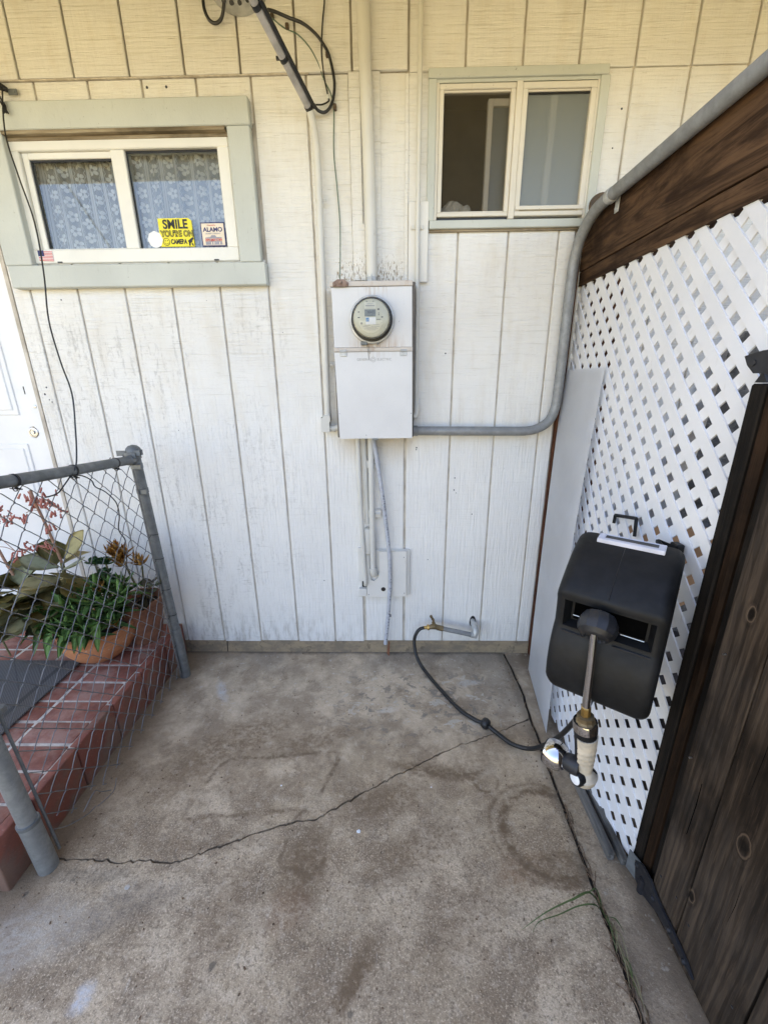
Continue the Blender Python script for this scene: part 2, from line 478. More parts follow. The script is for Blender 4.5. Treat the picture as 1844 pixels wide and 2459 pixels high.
    if not strip:
        mott = t.smooth(t.add(t.mul(sml, .55), t.mul(agg2, .45)), .40, .60, .35, 1)
        mott2 = t.smooth(mid, .36, .58, .15, 1)
        def blob(c, cx, cy, rx, ry, rot, colr, f, soft=.8, mo=None):
            d = t.add(ell(cx, cy, rx, ry, rot), t.mul(t.sub(mid, .5), 1.5))
            return t.mix(t.mul(t.smooth(d, 1.5, 1.5 - soft * 1.4), t.mul(f, mott if mo is None else mo)), c, colr)
        def ring(c, cx, cy, rx, ry, wdt, f, colr=(0.186, 0.123, 0.072)):
            dx = t.mul(t.sub(t.add(X, t.mul(wob, .018)), cx), 1 / rx); dy = t.mul(t.sub(t.add(Y, t.mul(wob2, .018)), cy), 1 / ry)
            rr = t.M('SQRT', t.add(t.mul(dx, dx), t.mul(dy, dy)))
            d = t.M('ABSOLUTE', t.sub(rr, 1.0))
            return t.mix(t.mul(t.smooth(d, wdt, 0), t.mul(f, t.mul(mott, t.smooth(mid, .34, .58, .5, 1)))), c, colr)
        br = (0.205, 0.138, 0.082)
        for cx, cy, rx, ry, rot, f in ((-.66, -.60, .26, .10, .5, .85), (-.34, -.60, .22, .06, .35, .75), (-.80, -.78, .16, .10, .2, .45), (.16, -.735, .17, .030, -.18, 1.2), (.31, -.70, .11, .05, .4, .55), (-.04, -.86, .15, .07, .3, .9), (.06, -1.02, .17, .06, .5, .75), (-.28, -1.06, .065, .11, 0, 1.2), (-.10, -1.315, .030, .080, -.55, 1.5), (-.47, -1.17, .05, .11, .1, .55), (.54, -1.07, .12, .05, 0, .55), (-.60, -.80, .05, .05, 0, .5), (.46, -.58, .10, .05, .5, .6), (.2, -1.2, .2, .05, .6, .35), (-.62, -1.0, .2, .03, .1, .3)):
            c = blob(c, cx, cy, rx, ry, rot, br, f)
        c = blob(c, -.31, -1.18, .06, .06, 0, (0.248, 0.141, 0.082), .5)
        c = blob(c, .40, -1.06, .09, .05, .3, (0.310, 0.171, 0.086), .45)
        c = blob(c, -.78, -1.18, .14, .045, .4, (0.193, 0.158, 0.125), .6)
        c = blob(c, -.95, -1.10, .13, .018, 0, (0.186, 0.153, 0.114), .6)
        c = ring(c, .52, -.955, .150, .142, .20, 1.45)
        c = ring(c, .50, -.95, .172, .165, .08, .9)
        c = blob(c, .52, -1.045, .10, .03, 0, br, 1.0, .9)
        c = ring(c, .345, -.775, .045, .042, .25, 1.0)
        # faint outlines left by rectangular things
        for cx, cy, hx, hy, sk, wd_, f in ((-.480, -.790, .225, .115, .10, .016, 1.0), (-.285, -.985, .066, .09, .03, .011, .9)):
            xx = t.add(X, t.mul(wob, .035)); yy = t.add(Y, t.mul(wob2, .035))
            dx = t.sub(t.M('ABSOLUTE', t.sub(xx, t.add(cx, t.mul(t.sub(Y, cy), sk * 3)))), hx - .04); dy = t.sub(t.M('ABSOLUTE', t.sub(t.sub(yy, t.mul(t.sub(X, cx), sk)), cy)), hy - .04)
            ax_ = t.mx(dx, 0.0); ay_ = t.mx(dy, 0.0)
            sd = t.sub(t.add(t.M('SQRT', t.add(t.mul(ax_, ax_), t.mul(ay_, ay_))), t.mn(t.mx(dx, dy), 0.0)), .04)
            c = t.mix(t.mul(t.smooth(t.M('ABSOLUTE', sd), wd_, .0005), t.mul(f, t.mul(mott, t.smooth(t.noise(p, 9, 3), .36, .56, .1, 1)))), c, (0.186, 0.126, 0.076))
        # dirt gathered along the brick step; darker bands along the wall and the joint
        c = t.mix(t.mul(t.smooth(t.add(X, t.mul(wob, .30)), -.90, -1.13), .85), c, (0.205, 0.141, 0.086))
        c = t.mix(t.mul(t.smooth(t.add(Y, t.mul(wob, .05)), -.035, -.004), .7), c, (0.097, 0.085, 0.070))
        c = t.mix(t.mul(t.smooth(t.add(X, t.mul(wob, .04)), .555, .605), .6), c, (0.112, 0.096, 0.074))
        # chalky streaks and spots
        c = blob(c, -.84, -.31, .020, .075, .55, (.60, .60, .60), .75, .8)
        c = blob(c, -.03, -.43, .04, .02, .3, (0.721, 0.682, 0.607), .7, .8)
        c = blob(c, -.769, -1.36, .018, .032, -.3, (.66, .66, .67), .85, .9)
        c = blob(c, -1.05, -1.27, .18, .08, .3, (0.583, 0.530, 0.456), .6)
        c = blob(c, .38, -.25, .06, .022, .2, (.54, .54, .53), .7, .8)
        vs_ = t.voro(t.comb(Xw, Yw, 0.0), 8.5)
        c = t.mix(t.mul(t.smooth(vs_[0], .085, .05), t.mul(.7, t.mul(fr, t.smooth(t.noise(p, 2.5, 2), .5, .6)))), c, (0.112, 0.094, 0.074))
    else:
        c = t.mix(t.smooth(t.noise(p, 5, 5, .6), .35, .65, .25, .75), c, (0.235, 0.179, 0.125))
        c = t.mix(t.smooth(t.add(X, t.mul(wob, .06)), .66, .72, 0, .75), c, (0.149, 0.107, 0.072))
        c = t.mix(t.mul(t.smooth(t.noise(p, 30, 5, .7), .58, .68), .6), c, (0.447, 0.400, 0.325))
    t.col(c)
    h = t.add(t.mul(agg, .6), t.add(t.mul(agg2, .9), t.add(t.mul(sml, .8), t.mul(mid, 1.4))))
    t.bump(h, .5, .006)
    t.ro(t.smooth(mid, .3, .7, .8, .95))
    t.b.inputs['Specular IOR Level'].default_value = .35
    MAT[name] = t.m
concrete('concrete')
concrete('concrete_strip', True)

# -- terracotta
t = NT('terracotta', .75)
p = t.pos()
c = t.mix(t.smooth(t.noise(p, 9, 5), .35, .68), (.42, .165, .072), (.50, .215, .105))
c = t.mix(t.mul(t.smooth(t.noise(t.scalev(p, 1, 1, 4), 16, 5, .7), .56, .72), .6), c, (.22, .08, .038))
c = t.mix(t.mul(t.smooth(t.noise(p, 60, 3), .66, .74), .6), c, (.55, .42, .32))
t.col(c); t.bump(t.noise(t.scalev(p, 1, 1, 5), 14, 4), .3, .003)
MAT['terracotta'] = t.m

# -- woven mat
t = NT('mat_weave', .95)
p = t.pos(); X, Y, Z = t.sep()
wv = t.mul(t.M('SINE', t.mul(X, 900)), t.M('SINE', t.mul(Y, 620)))
c = t.mix(t.smooth(wv, -.5, .8), (.045, .043, .042), (.17, .165, .16))
c = t.mix(t.mul(t.smooth(t.noise(p, 5, 4), .48, .68), .45), c, (.085, .065, .05))
bord = t.M('ABSOLUTE', t.sub(X, -1.535))
c = t.mix(t.mul(t.smooth(bord, .012, .008), .6), c, (.028, .027, .027))
dg = t.M('ABSOLUTE', t.M('SINE', t.mul(t.add(X, Y), 28)))
c = t.mix(t.mul(t.mul(t.smooth(dg, .12, .04), t.smooth(X, -1.56, -1.58)), .5), c, (.03, .028, .027))
t.col(c); t.bump(wv, .5, .002)
MAT['mat_weave'] = t.m

# -- glass
def glass_mat(name, ior=1.55, tint=(1, 1, 1)):
    m = bpy.data.materials.new(name); m.use_nodes = True
    nt = m.node_tree; nt.nodes.clear()
    o = nt.nodes.new('ShaderNodeOutputMaterial'); mixs = nt.nodes.new('ShaderNodeMixShader')
    tr = nt.nodes.new('ShaderNodeBsdfTransparent'); gl = nt.nodes.new('ShaderNodeBsdfGlossy'); fr = nt.nodes.new('ShaderNodeFresnel')
    tr.inputs[0].default_value = (*tint, 1); gl.inputs['Roughness'].default_value = .015
    fr.inputs[0].default_value = ior
    nt.links.new(fr.outputs[0], mixs.inputs[0]); nt.links.new(tr.outputs[0], mixs.inputs[1]); nt.links.new(gl.outputs[0], mixs.inputs[2])
    nt.links.new(mixs.outputs[0], o.inputs[0])
    MAT[name] = m
glass_mat('window_glass', 2.1, (.9, .93, .92))
glass_mat('meter_glass', 1.45)
# insect screen: fine dark mesh, half open
m = bpy.data.materials.new('insect_screen'); m.use_nodes = True
nt = m.node_tree; nt.nodes.clear()
o = nt.nodes.new('ShaderNodeOutputMaterial'); mixs = nt.nodes.new('ShaderNodeMixShader')
tr = nt.nodes.new('ShaderNodeBsdfTransparent'); df = nt.nodes.new('ShaderNodeBsdfDiffuse')
df.inputs[0].default_value = (.10, .085, .06, 1); mixs.inputs[0].default_value = .28
nt.links.new(tr.outputs[0], mixs.inputs[1]); nt.links.new(df.outputs[0], mixs.inputs[2]); nt.links.new(mixs.outputs[0], o.inputs[0])
MAT['insect_screen'] = m
t = NT('frosted_pane', .38)
t.col(t.mix(t.smooth(t.noise(t.pos(), 5, 3), .3, .7), (.19, .21, .195), (.215, .235, .225)))
t.bump(t.noise(t.pos(), 260, 2), .15, .001)
t.b.inputs['Specular IOR Level'].default_value = .8
MAT['frosted_back'] = t.m
t = NT('frosted_pane', .4)
t.col((.22, .24, .23)); t.b.inputs['Alpha'].default_value = .72; t.bump(t.noise(t.pos(), 260, 2), .15, .001); t.b.inputs['Specular IOR Level'].default_value = .8
MAT['frosted_pane'] = t.m

# -- lace: white net with columns of flowers (object coords: x across the cloth, z up)
def lace_mat(name):
    t = NT(name, .9)
    P = t.obj(); X, Y, Z = t.sep(P)
    cw, ch = .062, .052
    cellx = t.M('FLOOR', t.mul(X, 1 / cw))
    zz = t.add(Z, t.mul(t.M('FLOORED_MODULO', cellx, 2.0), ch * .5))
    lx = t.sub(t.M('FLOORED_MODULO', X, cw), cw / 2); lz = t.sub(t.M('FLOORED_MODULO', zz, ch), ch / 2)
    rr = t.M('SQRT', t.add(t.mul(lx, lx), t.mul(lz, lz)))
    th = t.M('ARCTAN2', lz, lx)
    pet = t.add(.013, t.mul(t.M('ABSOLUTE', t.M('SINE', t.mul(th, 2.5))), .0085))
    fl = t.mul(t.smooth(t.sub(rr, pet), .0015, -.0015), t.smooth(rr, .0035, .006))
    vein = t.smooth(t.M('ABSOLUTE', t.sub(t.M('ABSOLUTE', t.M('SINE', t.mul(th, 2.5))), .2)), .06, .14)
    fl = t.mul(fl, t.add(.55, t.mul(vein, .45)))
    band = t.smooth(t.M('ABSOLUTE', t.sub(t.M('ABSOLUTE', lx), cw / 2 - .003)), .0035, .002)
    scal = t.mul(t.smooth(t.M('ABSOLUTE', t.sub(t.M('ABSOLUTE', lx), t.add(cw / 2 - .0105, t.mul(t.M('SINE', t.mul(Z, 300)), .002)))), .0016, .0008), .8)
    net = t.smooth(t.M('MAXIMUM', t.M('ABSOLUTE', t.M('SINE', t.mul(t.add(X, Z), 700))), t.M('ABSOLUTE', t.M('SINE', t.mul(t.sub(X, Z), 700)))), .75, .95, .26, .56)
    a = t.mx(t.mx(fl, t.mul(band, .9)), t.mx(scal, net))
    t.col((.90, .91, .93))
    t.put(t.b.inputs['Alpha'], a)
    MAT[name] = t.m
lace_mat('lace')

# -- leaves
def leaf_mat(name, c0, c1, edge=None, rough=.68):
    t = NT(name, rough)
    P = t.obj(); X, Y, Z = t.sep(P)
    r = t.rnd()
    c = t.mix(r, c0, c1)
    c = t.mix(t.mul(t.smooth(t.noise(P, 45, 4), .45, .7), .45), c, tuple(x * .55 for x in c0))
    if edge is not None:
        c = t.mix(t.smooth(t.M('ABSOLUTE', X), edge[1] * .55, edge[1], 0, .8), c, edge[0])
    t.col(c)
    t.b.inputs['Specular IOR Level'].default_value = .4
    MAT[name] = t.m
leaf_mat('leaf_spiky', (0.098, 0.202, 0.055), (0.176, 0.319, 0.088), ((.30, .40, .16), .020))
leaf_mat('leaf_kalanchoe', (.27, .25, .105), (.46, .38, .19))
leaf_mat('leaf_grey', (.28, .31, .18), (.42, .42, .28))
leaf_mat('leaf_yellow', (0.338, 0.260, 0.065), (0.442, 0.325, 0.104))
leaf_mat('leaf_orange', (0.390, 0.169, 0.036), (0.546, 0.325, 0.091))
leaf_mat('leaf_rosette', (0.085, 0.195, 0.085), (0.156, 0.299, 0.117))
leaf_mat('leaf_jade', (0.078, 0.058, 0.046), (0.130, 0.111, 0.065))
leaf_mat('flower_red', (.34, .10, .085), (.55, .22, .17))
leaf_mat('stem_pink', (.28, .15, .10), (.34, .20, .14))
leaf_mat('stem_olive', (.16, .15, .07), (.20, .18, .09))
leaf_mat('grass_green', (.06, .10, .03), (.10, .14, .04))
leaf_mat('grass_dry', (.22, .19, .10), (.28, .24, .13))

# ------------------------------------------------------------------ mesh helpers
def bx(bm, x0, x1, y0, y1, z0, z1, bev=0.0, seg=1):
    r = bmesh.ops.create_cube(bm, size=1.0)
    vsn = r['verts']
    for v in vsn:
        v.co = Vector((x0 + (v.co.x + .5) * (x1 - x0), y0 + (v.co.y + .5) * (y1 - y0), z0 + (v.co.z + .5) * (z1 - z0)))
    if bev > 0:
        es = list({e for v in vsn for e in v.link_edges})
        bmesh.ops.bevel(bm, geom=es, offset=bev, segments=seg, affect='EDGES', profile=.5)
    return bm
def spline(pts, n=6):
    P = [Vector(p) for p in pts]
    if len(P) < 3: return P
    out = []
    for i in range(len(P) - 1):
        p0 = P[max(i - 1, 0)]; p1 = P[i]; p2 = P[i + 1]; p3 = P[min(i + 2, len(P) - 1)]
        for k in range(n):
            u = k / n
            out.append(.5 * ((2 * p1) + (p2 - p0) * u + (2 * p0 - 5 * p1 + 4 * p2 - p3) * u * u + (3 * p1 - p0 - 3 * p2 + p3) * u ** 3))
    out.append(P[-1])
    return out
def tube(bm, pts, r, seg=10, cap=True):
    P = [Vector(p) for p in pts]
    rr = r if isinstance(r, (list, tuple)) else [r] * len(P)
    rings = []
    nrm = None
    for i, p in enumerate(P):
        d = (P[min(i + 1, len(P) - 1)] - P[max(i - 1, 0)]).normalized()
        if nrm is None:
            a = Vector((0, 0, 1)) if abs(d.z) < .9 else Vector((1, 0, 0))
            nrm = (a - d * a.dot(d)).normalized()
        else:
            q = nrm - d * nrm.dot(d)
            nrm = q.normalized() if q.length > 1e-6 else nrm
        bi = d.cross(nrm)
        rings.append([bm.verts.new(p + (nrm * math.cos(2 * math.pi * k / seg) + bi * math.sin(2 * math.pi * k / seg)) * rr[i]) for k in range(seg)])
    for a, b in zip(rings, rings[1:]):
        for k in range(seg):
            bm.faces.new((a[k], a[(k + 1) % seg], b[(k + 1) % seg], b[k]))
    if cap:
        bm.faces.new(rings[0][::-1]); bm.faces.new(rings[-1])
    return bm
def lathe(bm, prof, origin, axis, seg=32, cap=True):
    """prof: (radius, height) pairs; axis: direction of height"""
    ax = Vector(axis).normalized()
    a = Vector((0, 0, 1)) if abs(ax.z) < .9 else Vector((1, 0, 0))
    u = (a - ax * a.dot(ax)).normalized(); v = ax.cross(u); o = Vector(origin)
    rings = []
    for r, h in prof:
        r = max(r, 1e-4)
        rings.append([bm.verts.new(o + ax * h + (u * math.cos(2 * math.pi * k / seg) + v * math.sin(2 * math.pi * k / seg)) * r) for k in range(seg)])
    for p, q in zip(rings, rings[1:]):
        for k in range(seg):
            bm.faces.new((p[k], p[(k + 1) % seg], q[(k + 1) % seg], q[k]))
    if cap:
        bm.faces.new(rings[0][::-1]); bm.faces.new(rings[-1])
    return bm
def quadbox(bm, c4, th):
    """slab from four corners (planar quad) with thickness vector"""
    a = [bm.verts.new(Vector(p)) for p in c4]; b = [bm.verts.new(Vector(p) + Vector(th)) for p in c4]
    bm.faces.new(a); bm.faces.new(b[::-1])
    for k in range(4):
        bm.faces.new((a[k], b[k], b[(k + 1) % 4], a[(k + 1) % 4]))
def prism(bm, poly, z0, z1, f):
    """poly of 2-D points mapped to 3-D by f(u, v, w) with w = z0 and z1"""
    a = [bm.verts.new(f(u, v, z0)) for u, v in poly]; b = [bm.verts.new(f(u, v, z1)) for u, v in poly]
    bm.faces.new(a); bm.faces.new(b[::-1])
    n = len(poly)
    for k in range(n):
        bm.faces.new((a[k], b[k], b[(k + 1) % n], a[(k + 1) % n]))
def NB(): return bmesh.new()
def fin(name, bm, mat, parent=None, smooth=False, ang=40):
    bmesh.ops.recalc_face_normals(bm, faces=bm.faces[:])
    me = bpy.data.meshes.new(name); bm.to_mesh(me); bm.free()
    me.materials.append(MAT[mat])
    if smooth:
        me.polygons.foreach_set('use_smooth', [True] * len(me.polygons))
        me.set_sharp_from_angle(angle=R(ang))
    o = bpy.data.objects.new(name, me); COL.objects.link(o)
    if parent is not None: o.parent = parent
    return o
def tag(o, label=None, cat=None, group=None, kind=None):
    if label: o['label'] = label
    if cat: o['category'] = cat
    if group: o['group'] = group
    if kind: o['kind'] = kind
    return o
def thing(name, label, cat, loc=(0, 0, 0), group=None):
    o = bpy.data.objects.new(name, None); COL.objects.link(o)
    o.empty_display_size = .05
    o.location = loc
    return tag(o, label, cat, group)
def part(name, parent, mat, fn, smooth=False, ang=40):
    """mesh in world coordinates parented to a thing (parents sit at the origin or are offset back)"""
    bm = NB(); fn(bm)
    o = fin(name, bm, mat, parent, smooth, ang)
    if parent is not None:
        w = Vector((0, 0, 0)); q = parent
        while q is not None: w += q.location; q = q.parent
        o.matrix_parent_inverse = Matrix.Translation(-w)
    return o
def brickbox(name, parent, mat, x0, x1, y0, y1, z0, z1):
    def f(b):
        bx(b, x0, x1, y0, y1, z0, z1, .004, 2)
        for v in b.verts:
            v.co += Vector([.0016 * mnoise.noise(v.co * 60 + Vector((k * 9, 0, 0))) + .0022 * mnoise.noise(v.co * 18 + Vector((k * 5, 3, 0))) for k in range(3)])
    return part(name, parent, mat, f, True, 50)
def box(name, parent, mat, x0, x1, y0, y1, z0, z1, bev=0.0, seg=1):
    return part(name, parent, mat, lambda b: bx(b, x0, x1, y0, y1, z0, z1, bev, seg))
def pipe(name, parent, mat, pts, r, seg=14, n=6, smooth=True):
    return part(name, parent, mat, lambda b: tube(b, spline(pts, n) if n > 1 else pts, r, seg), smooth)
def group_empty(name, parent, loc=(0, 0, 0)):
    o = bpy.data.objects.new(name, None); COL.objects.link(o); o.parent = parent; o.empty_display_size = .03
    return o
def text(name, parent, mat, body, size, loc, rot=(math.pi / 2, 0, 0), sx=1.0, bold=0.0, ext=.0004, align='CENTER', space=1.0):
    cu = bpy.data.curves.new(name, 'FONT')
    cu.body = body; cu.size = size; cu.align_x = align; cu.extrude = ext; cu.offset = bold; cu.space_character = space
    tmp = bpy.data.objects.new(name + '_tmp', cu); COL.objects.link(tmp)
    me = bpy.data.meshes.new_from_object(tmp.evaluated_get(bpy.context.evaluated_depsgraph_get()))
    bpy.data.objects.remove(tmp); bpy.data.curves.remove(cu)
    me.materials.clear(); me.materials.append(MAT[mat])
    me.transform(Matrix.Translation(Vector(loc)) @ Euler(rot).to_matrix().to_4x4() @ Matrix.Diagonal((sx, 1, 1, 1)))
    o = bpy.data.objects.new(name, me); COL.objects.link(o)
    o.parent = parent
    if parent is not None:
        w = Vector((0, 0, 0)); q = parent
        while q is not None: w += q.location; q = q.parent
        o.matrix_parent_inverse = Matrix.Translation(-w)
    return o

# ================================================================== GROUND
g = fin('ground', bx(NB(), -40, 40, -40, 40, -.2, -.034), 'earth'); tag(g, kind='structure')
crack = [(-1.20, -1.060), (-1.077, -1.057), (-.958, -1.056), (-.863, -1.065), (-.809, -1.056), (-.701, -1.064), (-.65, -1.048), (-.575, -1.013), (-.452, -.968), (-.335, -.932), (-.272, -.925), (-.213, -.887), (-.135, -.839), (-.052, -.789), (.036, -.741), (.11, -.70), (.187, -.657), (.289, -.607), (.35, -.588), (.47, -.535), (.612, -.470)]
cp = [(-6, -1.2)]
for (x0, y0), (x1, y1) in zip(crack, crack[1:]):
    L = math.hypot(x1 - x0, y1 - y0); n = max(1, int(L / .011))
    for k in range(n):
        u = k / n
        j = .0042 if 0 < k else .002
        cp.append((x0 + (x1 - x0) * u + random.uniform(-j, j) * .5, y0 + (y1 - y0) * u + random.gauss(0, j * .6)))
cp.append(crack[-1])
joint = [(.606, .05), (.612, -.02), (.622, -.22), (.624, -.33), (.612, -.47), (.611, -.58), (.604, -.70), (.601, -.90), (.599, -1.06), (.594, -1.2), (.587, -1.38), (.565, -2.2), (.56, -2.4)]
jp = []
for (x0, y0), (x1, y1) in zip(joint, joint[1:]):
    n = max(1, int(math.hypot(x1 - x0, y1 - y0) / .03)); n = min(n, 30)
    for k in range(n):
        u = k / n; jp.append((x0 + (x1 - x0) * u + random.uniform(-.0022, .0022), y0 + (y1 - y0) * u))
jp.append(joint[-1])
def crack_w(x): return max(0, mnoise.noise((x * 31, 4.2, 0)) - .25) * .008 +  .0019 + .0016 * (1 - abs((x + .25) / 1.1)) + .0010 * math.sin(x * 23) * math.sin(x * 57) if x > -1.1 else .0012
GAP = .0065
jb = [q for q in jp if q[1] > -.470]; jf = [q for q in jp if q[1] <= -.470]
def slab(name, poly, mat='concrete', z1=0.0):
    bm = NB()
    prism(bm, poly, -.06, z1, lambda u, v, w: Vector((u, v, w)))
    bmesh.ops.triangulate(bm, faces=[f for f in bm.faces if len(f.verts) > 4])
    return tag(fin(name, bm, mat), kind='structure')
back = [(-6, .05), (-6, -1.2 + .0015)] + [(x, y + max(.0006, crack_w(x))) for x, y in cp[1:-1]] + [(.606, -.468)] + [(x - GAP, y) for x, y in jb[::-1]]
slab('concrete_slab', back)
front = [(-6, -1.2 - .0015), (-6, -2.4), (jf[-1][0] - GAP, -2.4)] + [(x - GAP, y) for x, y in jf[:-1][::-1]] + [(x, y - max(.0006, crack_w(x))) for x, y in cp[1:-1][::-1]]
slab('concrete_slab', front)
slab('concrete_strip', [(x + GAP, y) for x, y in jp] + [(8, -2.4), (8, .05)], 'concrete_strip', -.003)
# dirt in the joint
bm = NB()
prism(bm, [(x - .009, y) for x, y in jp[:-1]] + [(x + .009, y) for x, y in jp[:-1][::-1]], -.03, -.010, lambda u, v, w: Vector((u, v, w)))
bmesh.ops.triangulate(bm, faces=[f for f in bm.faces if len(f.verts) > 4])
tag(fin('joint_soil', bm, 'soil'), 'dark soil packed in the concrete joint', 'soil', kind='stuff')
bm = NB()
for k in range(150):
    y = random.uniform(-1.45, -.9) if k < 110 else random.uniform(-.9, -.1)
    x = .604 + (y + .9) * .035 * (1 if y < -.9 else -.02) + random.uniform(-.010, .010)
    a = random.gauss(1.57, .35); l = random.uniform(.012, .05)
    tube(bm, [(x, y, -.004), (x + math.cos(a) * l * .5, y + math.sin(a) * l * .5, .001 + random.uniform(0, .004)), (x + math.cos(a) * l, y + math.sin(a) * l, -.003)], random.uniform(.0006, .0016), 4)
tag(fin('joint_debris', bm, 'dry_debris'), 'dry plant litter lying in the concrete joint', 'litter', kind='stuff')

# ================================================================== HOUSE
house = thing('house', 'house wall of white grooved board siding with sage green window trim', 'house')
BF = 0.0          # face of the lower siding sheets
G = .0040         # half width of a groove
def sboard(x0, x1, z0, z1, yf=BF, th=.016, mat='siding_paint'):
    return box('siding_board', house, mat, x0 + G, x1 - G, yf, yf + th, z0, z1, .0022)
WL = dict(x0=-1.513, x1=-.629, z0=1.925, z1=2.36)
WR = dict(x0=.160, x1=.775, z0=2.05, z1=2.505)
SEAM = 2.522
# lower left sheet
gl = [-1.632, -1.551, -1.345, -1.139, -.934, -.729, -.522, -.316, -.155]
for a, b in zip(gl, gl[1:]):
    if b <= -1.54 or a >= -.53: sboard(a, b, .067 + random.uniform(-.002, .002), SEAM)
    else:
        sboard(a, b, .067 + random.uniform(-.003, .003), WL['z0']); sboard(a, b, WL['z1'] + .02, SEAM)
sboard(-3.4, -2.75, .19, SEAM)
sboard(-2.62, -1.632, 2.22, SEAM)
# lower middle and right sheets
sboard(-.148, .058, .072, 1.3); sboard(-.148, .058, 1.3, SEAM)
gr = [.062, .270, .474, .677, .745]
for a, b in zip(gr, gr[1:]): sboard(a, b, .070 + random.uniform(-.002, .002), WR['z0'])
sboard(.062, .160, WR['z0'], SEAM)
gr2 = [.775, .885, 1.09, 1.296, 1.5, 1.705, 1.91, 2.115, 2.32, 2.53, 2.74, 3.4]
for a, b in zip(gr2, gr2[1:]): sboard(a, b, .07, SEAM - .002)
# upper sheet, laps over the lower ones
gu = [-3.4, -2.63, -2.42, -2.215, -2.01, -1.803, -1.595, -1.387, -1.179, -.970, -.762, -.554, -.346, -.143, .064, .272, .480, .684, .887, 1.090, 1.297, 1.504, 1.71, 1.92, 2.125, 3.4]
for a, b in zip(gu, gu[1:]):
    right = a > .05
    sboard(a, b, SEAM + (.004 if not right else .0015) + random.uniform(-.0015, .0015), 2.95, BF - (.011 if not right else .002))
# groove bottoms: sheet behind the boards, with window and door openings left free
def back(x0, x1, z0, z1, y=.0085): box('siding_backing', house, 'groove_dirt', x0, x1, y, y + .02, z0, z1)
back(-1.632, WL['x0'], .06, 2.95); back(WL['x0'], WL['x1'], .06, WL['z0']); back(WL['x0'], WL['x1'], WL['z1'], 2.95)
back(WL['x1'], WR['x0'], .06, 2.95); back(WR['x0'], WR['x1'], .06, WR['z0']); back(WR['x0'], WR['x1'], WR['z1'], 2.95); back(WR['x1'], 3.4, .06, 2.95)
back(-3.4, -2.75, .06, 2.95); back(-2.75, -1.632, 2.2, 2.95)
# drip lip of the upper sheet over the left field
box('drip_edge', house, 'groove_dirt', -1.64, -.305, -.0085, -.0005, SEAM - .0005, SEAM + .003)
# plain battens behind the riser, as patched in the photo
box('batten', house, 'siding_paint', -.158, -.115, -.014, -.0004, 1.84, 2.522, .002)
box('batten', house, 'siding_paint', -.105, -.041, -.010, -.0004, 1.84, 2.524, .002)
box('batten', house, 'siding_paint', -.150, -.107, -.0185, -.0145, 1.84, 2.042, .001)
box('batten', house, 'siding_paint', .052, .066, -.010, -.0006, 1.20, 2.515, .002)
box('batten', house, 'siding_paint', .066, .140, -.006, -.0006, 2.11, 2.51, .002)
box('patch_board', house, 'patch_white', .067, .147, -.022, -.0006, 1.829, 2.113, .002)
# foundation strip
def fnd(b):
    n = 60
    pts = []
    for i in range(n + 1):
        x = -1.3 + 2.06 * i / n
        pts.append((x, -.006 + .004 * mnoise.noise((x * 7, 0, 0))))
    top = [b.verts.new((x, .006, .069)) for x, y in pts]; mid = [b.verts.new((x, .002 + y * .3, .03)) for x, y in pts]; bot = [b.verts.new((x, y - .004, -.03)) for x, y in pts]
    for i in range(n):
        b.faces.new((top[i], top[i + 1], mid[i + 1], mid[i])); b.faces.new((mid[i], mid[i + 1], bot[i + 1], bot[i]))
part('foundation', house, 'foundation_mat', fnd, True, 60)
box('foundation', house, 'foundation_mat', -3.4, 3.4, .010, .2, -.03, .068)
# body of the house, rooms and roof (out of frame, they shade the yard)
box('house_body', house, 'interior_pale', -3.4, 3.4, 1.3, 6.4, -.03, 2.95)
box('interior_wall', house, 'interior_brown', -3.4, 3.4, 1.0, 1.1, 0, 2.95)
box('interior_wall', house, 'interior_brown', -3.45, -3.4, 0, 1.3, 0, 2.95)
box('interior_wall', house, 'interior_brown', 3.4, 3.45, 0, 1.3, 0, 2.95)
box('interior_wall', house, 'interior_brown', -.3, -.2, .03, 1.0, 0, 2.95)
box('ceiling', house, 'interior_pale', -3.4, 3.4, .031, 1.3, 2.90, 2.95)
box('interior_floor', house, 'interior_brown', -3.4, 3.4, .03, 1.3, -.02, .1)
def roofp(b):
    prism(b, [(-.92, 2.60), (-.90, 2.72), (3.2, 4.25), (7.2, 2.8), (7.2, 2.7), (3.2, 4.1), (0.0, 2.935)], -5.2, 5.2, lambda u, v, w: Vector((w, u, v)))
part('roof', house, 'roof_shingle', roofp)
def soff(b):
    quadbox(b, [(-5.2, -.90, 2.600), (5.2, -.90, 2.600), (5.2, .0, 2.929), (-5.2, .0, 2.929)], (0, 0, -.012))
part('soffit', house, 'soffit_cream', soff)
box('fascia', house, 'soffit_cream', -5.2, 5.2, -.945, -.922, 2.58, 2.73)

# ---- left window
w1 = group_empty('window', house); tag(w1, 'wide sliding window with lace curtain and deep sage trim')
TF = -.036
box('trim_board', w1, 'sage_trim', -1.60, -.531, TF, -.0005, 2.362, 2.449, .003)
box('trim_board', w1, 'sage_trim', -.620, -.533, TF, -.0005, 1.9095, 2.3605, .003)
box('trim_board', w1, 'sage_trim', -1.60, -1.486, TF, -.0005, 1.9095, 2.3605, .003)
box('trim_board', w1, 'sage_trim', -1.590, -.517, TF - .004, -.0005, 1.825, 1.908, .003)
box('head_liner', w1, 'raw_wood', -1.513, -.629, -.034, .03, 2.3495, 2.3605)
box('head_liner', w1, 'raw_wood', -1.513, -.62, -.012, .012, 2.338, 2.349)
box('side_liner', w1, 'groove_dirt', -1.5165, -1.4865, -.030, .03, 1.91, 2.349)
FX0, FX1, FZ0, FZ1 = -1.503, -.629, 1.921, 2.342
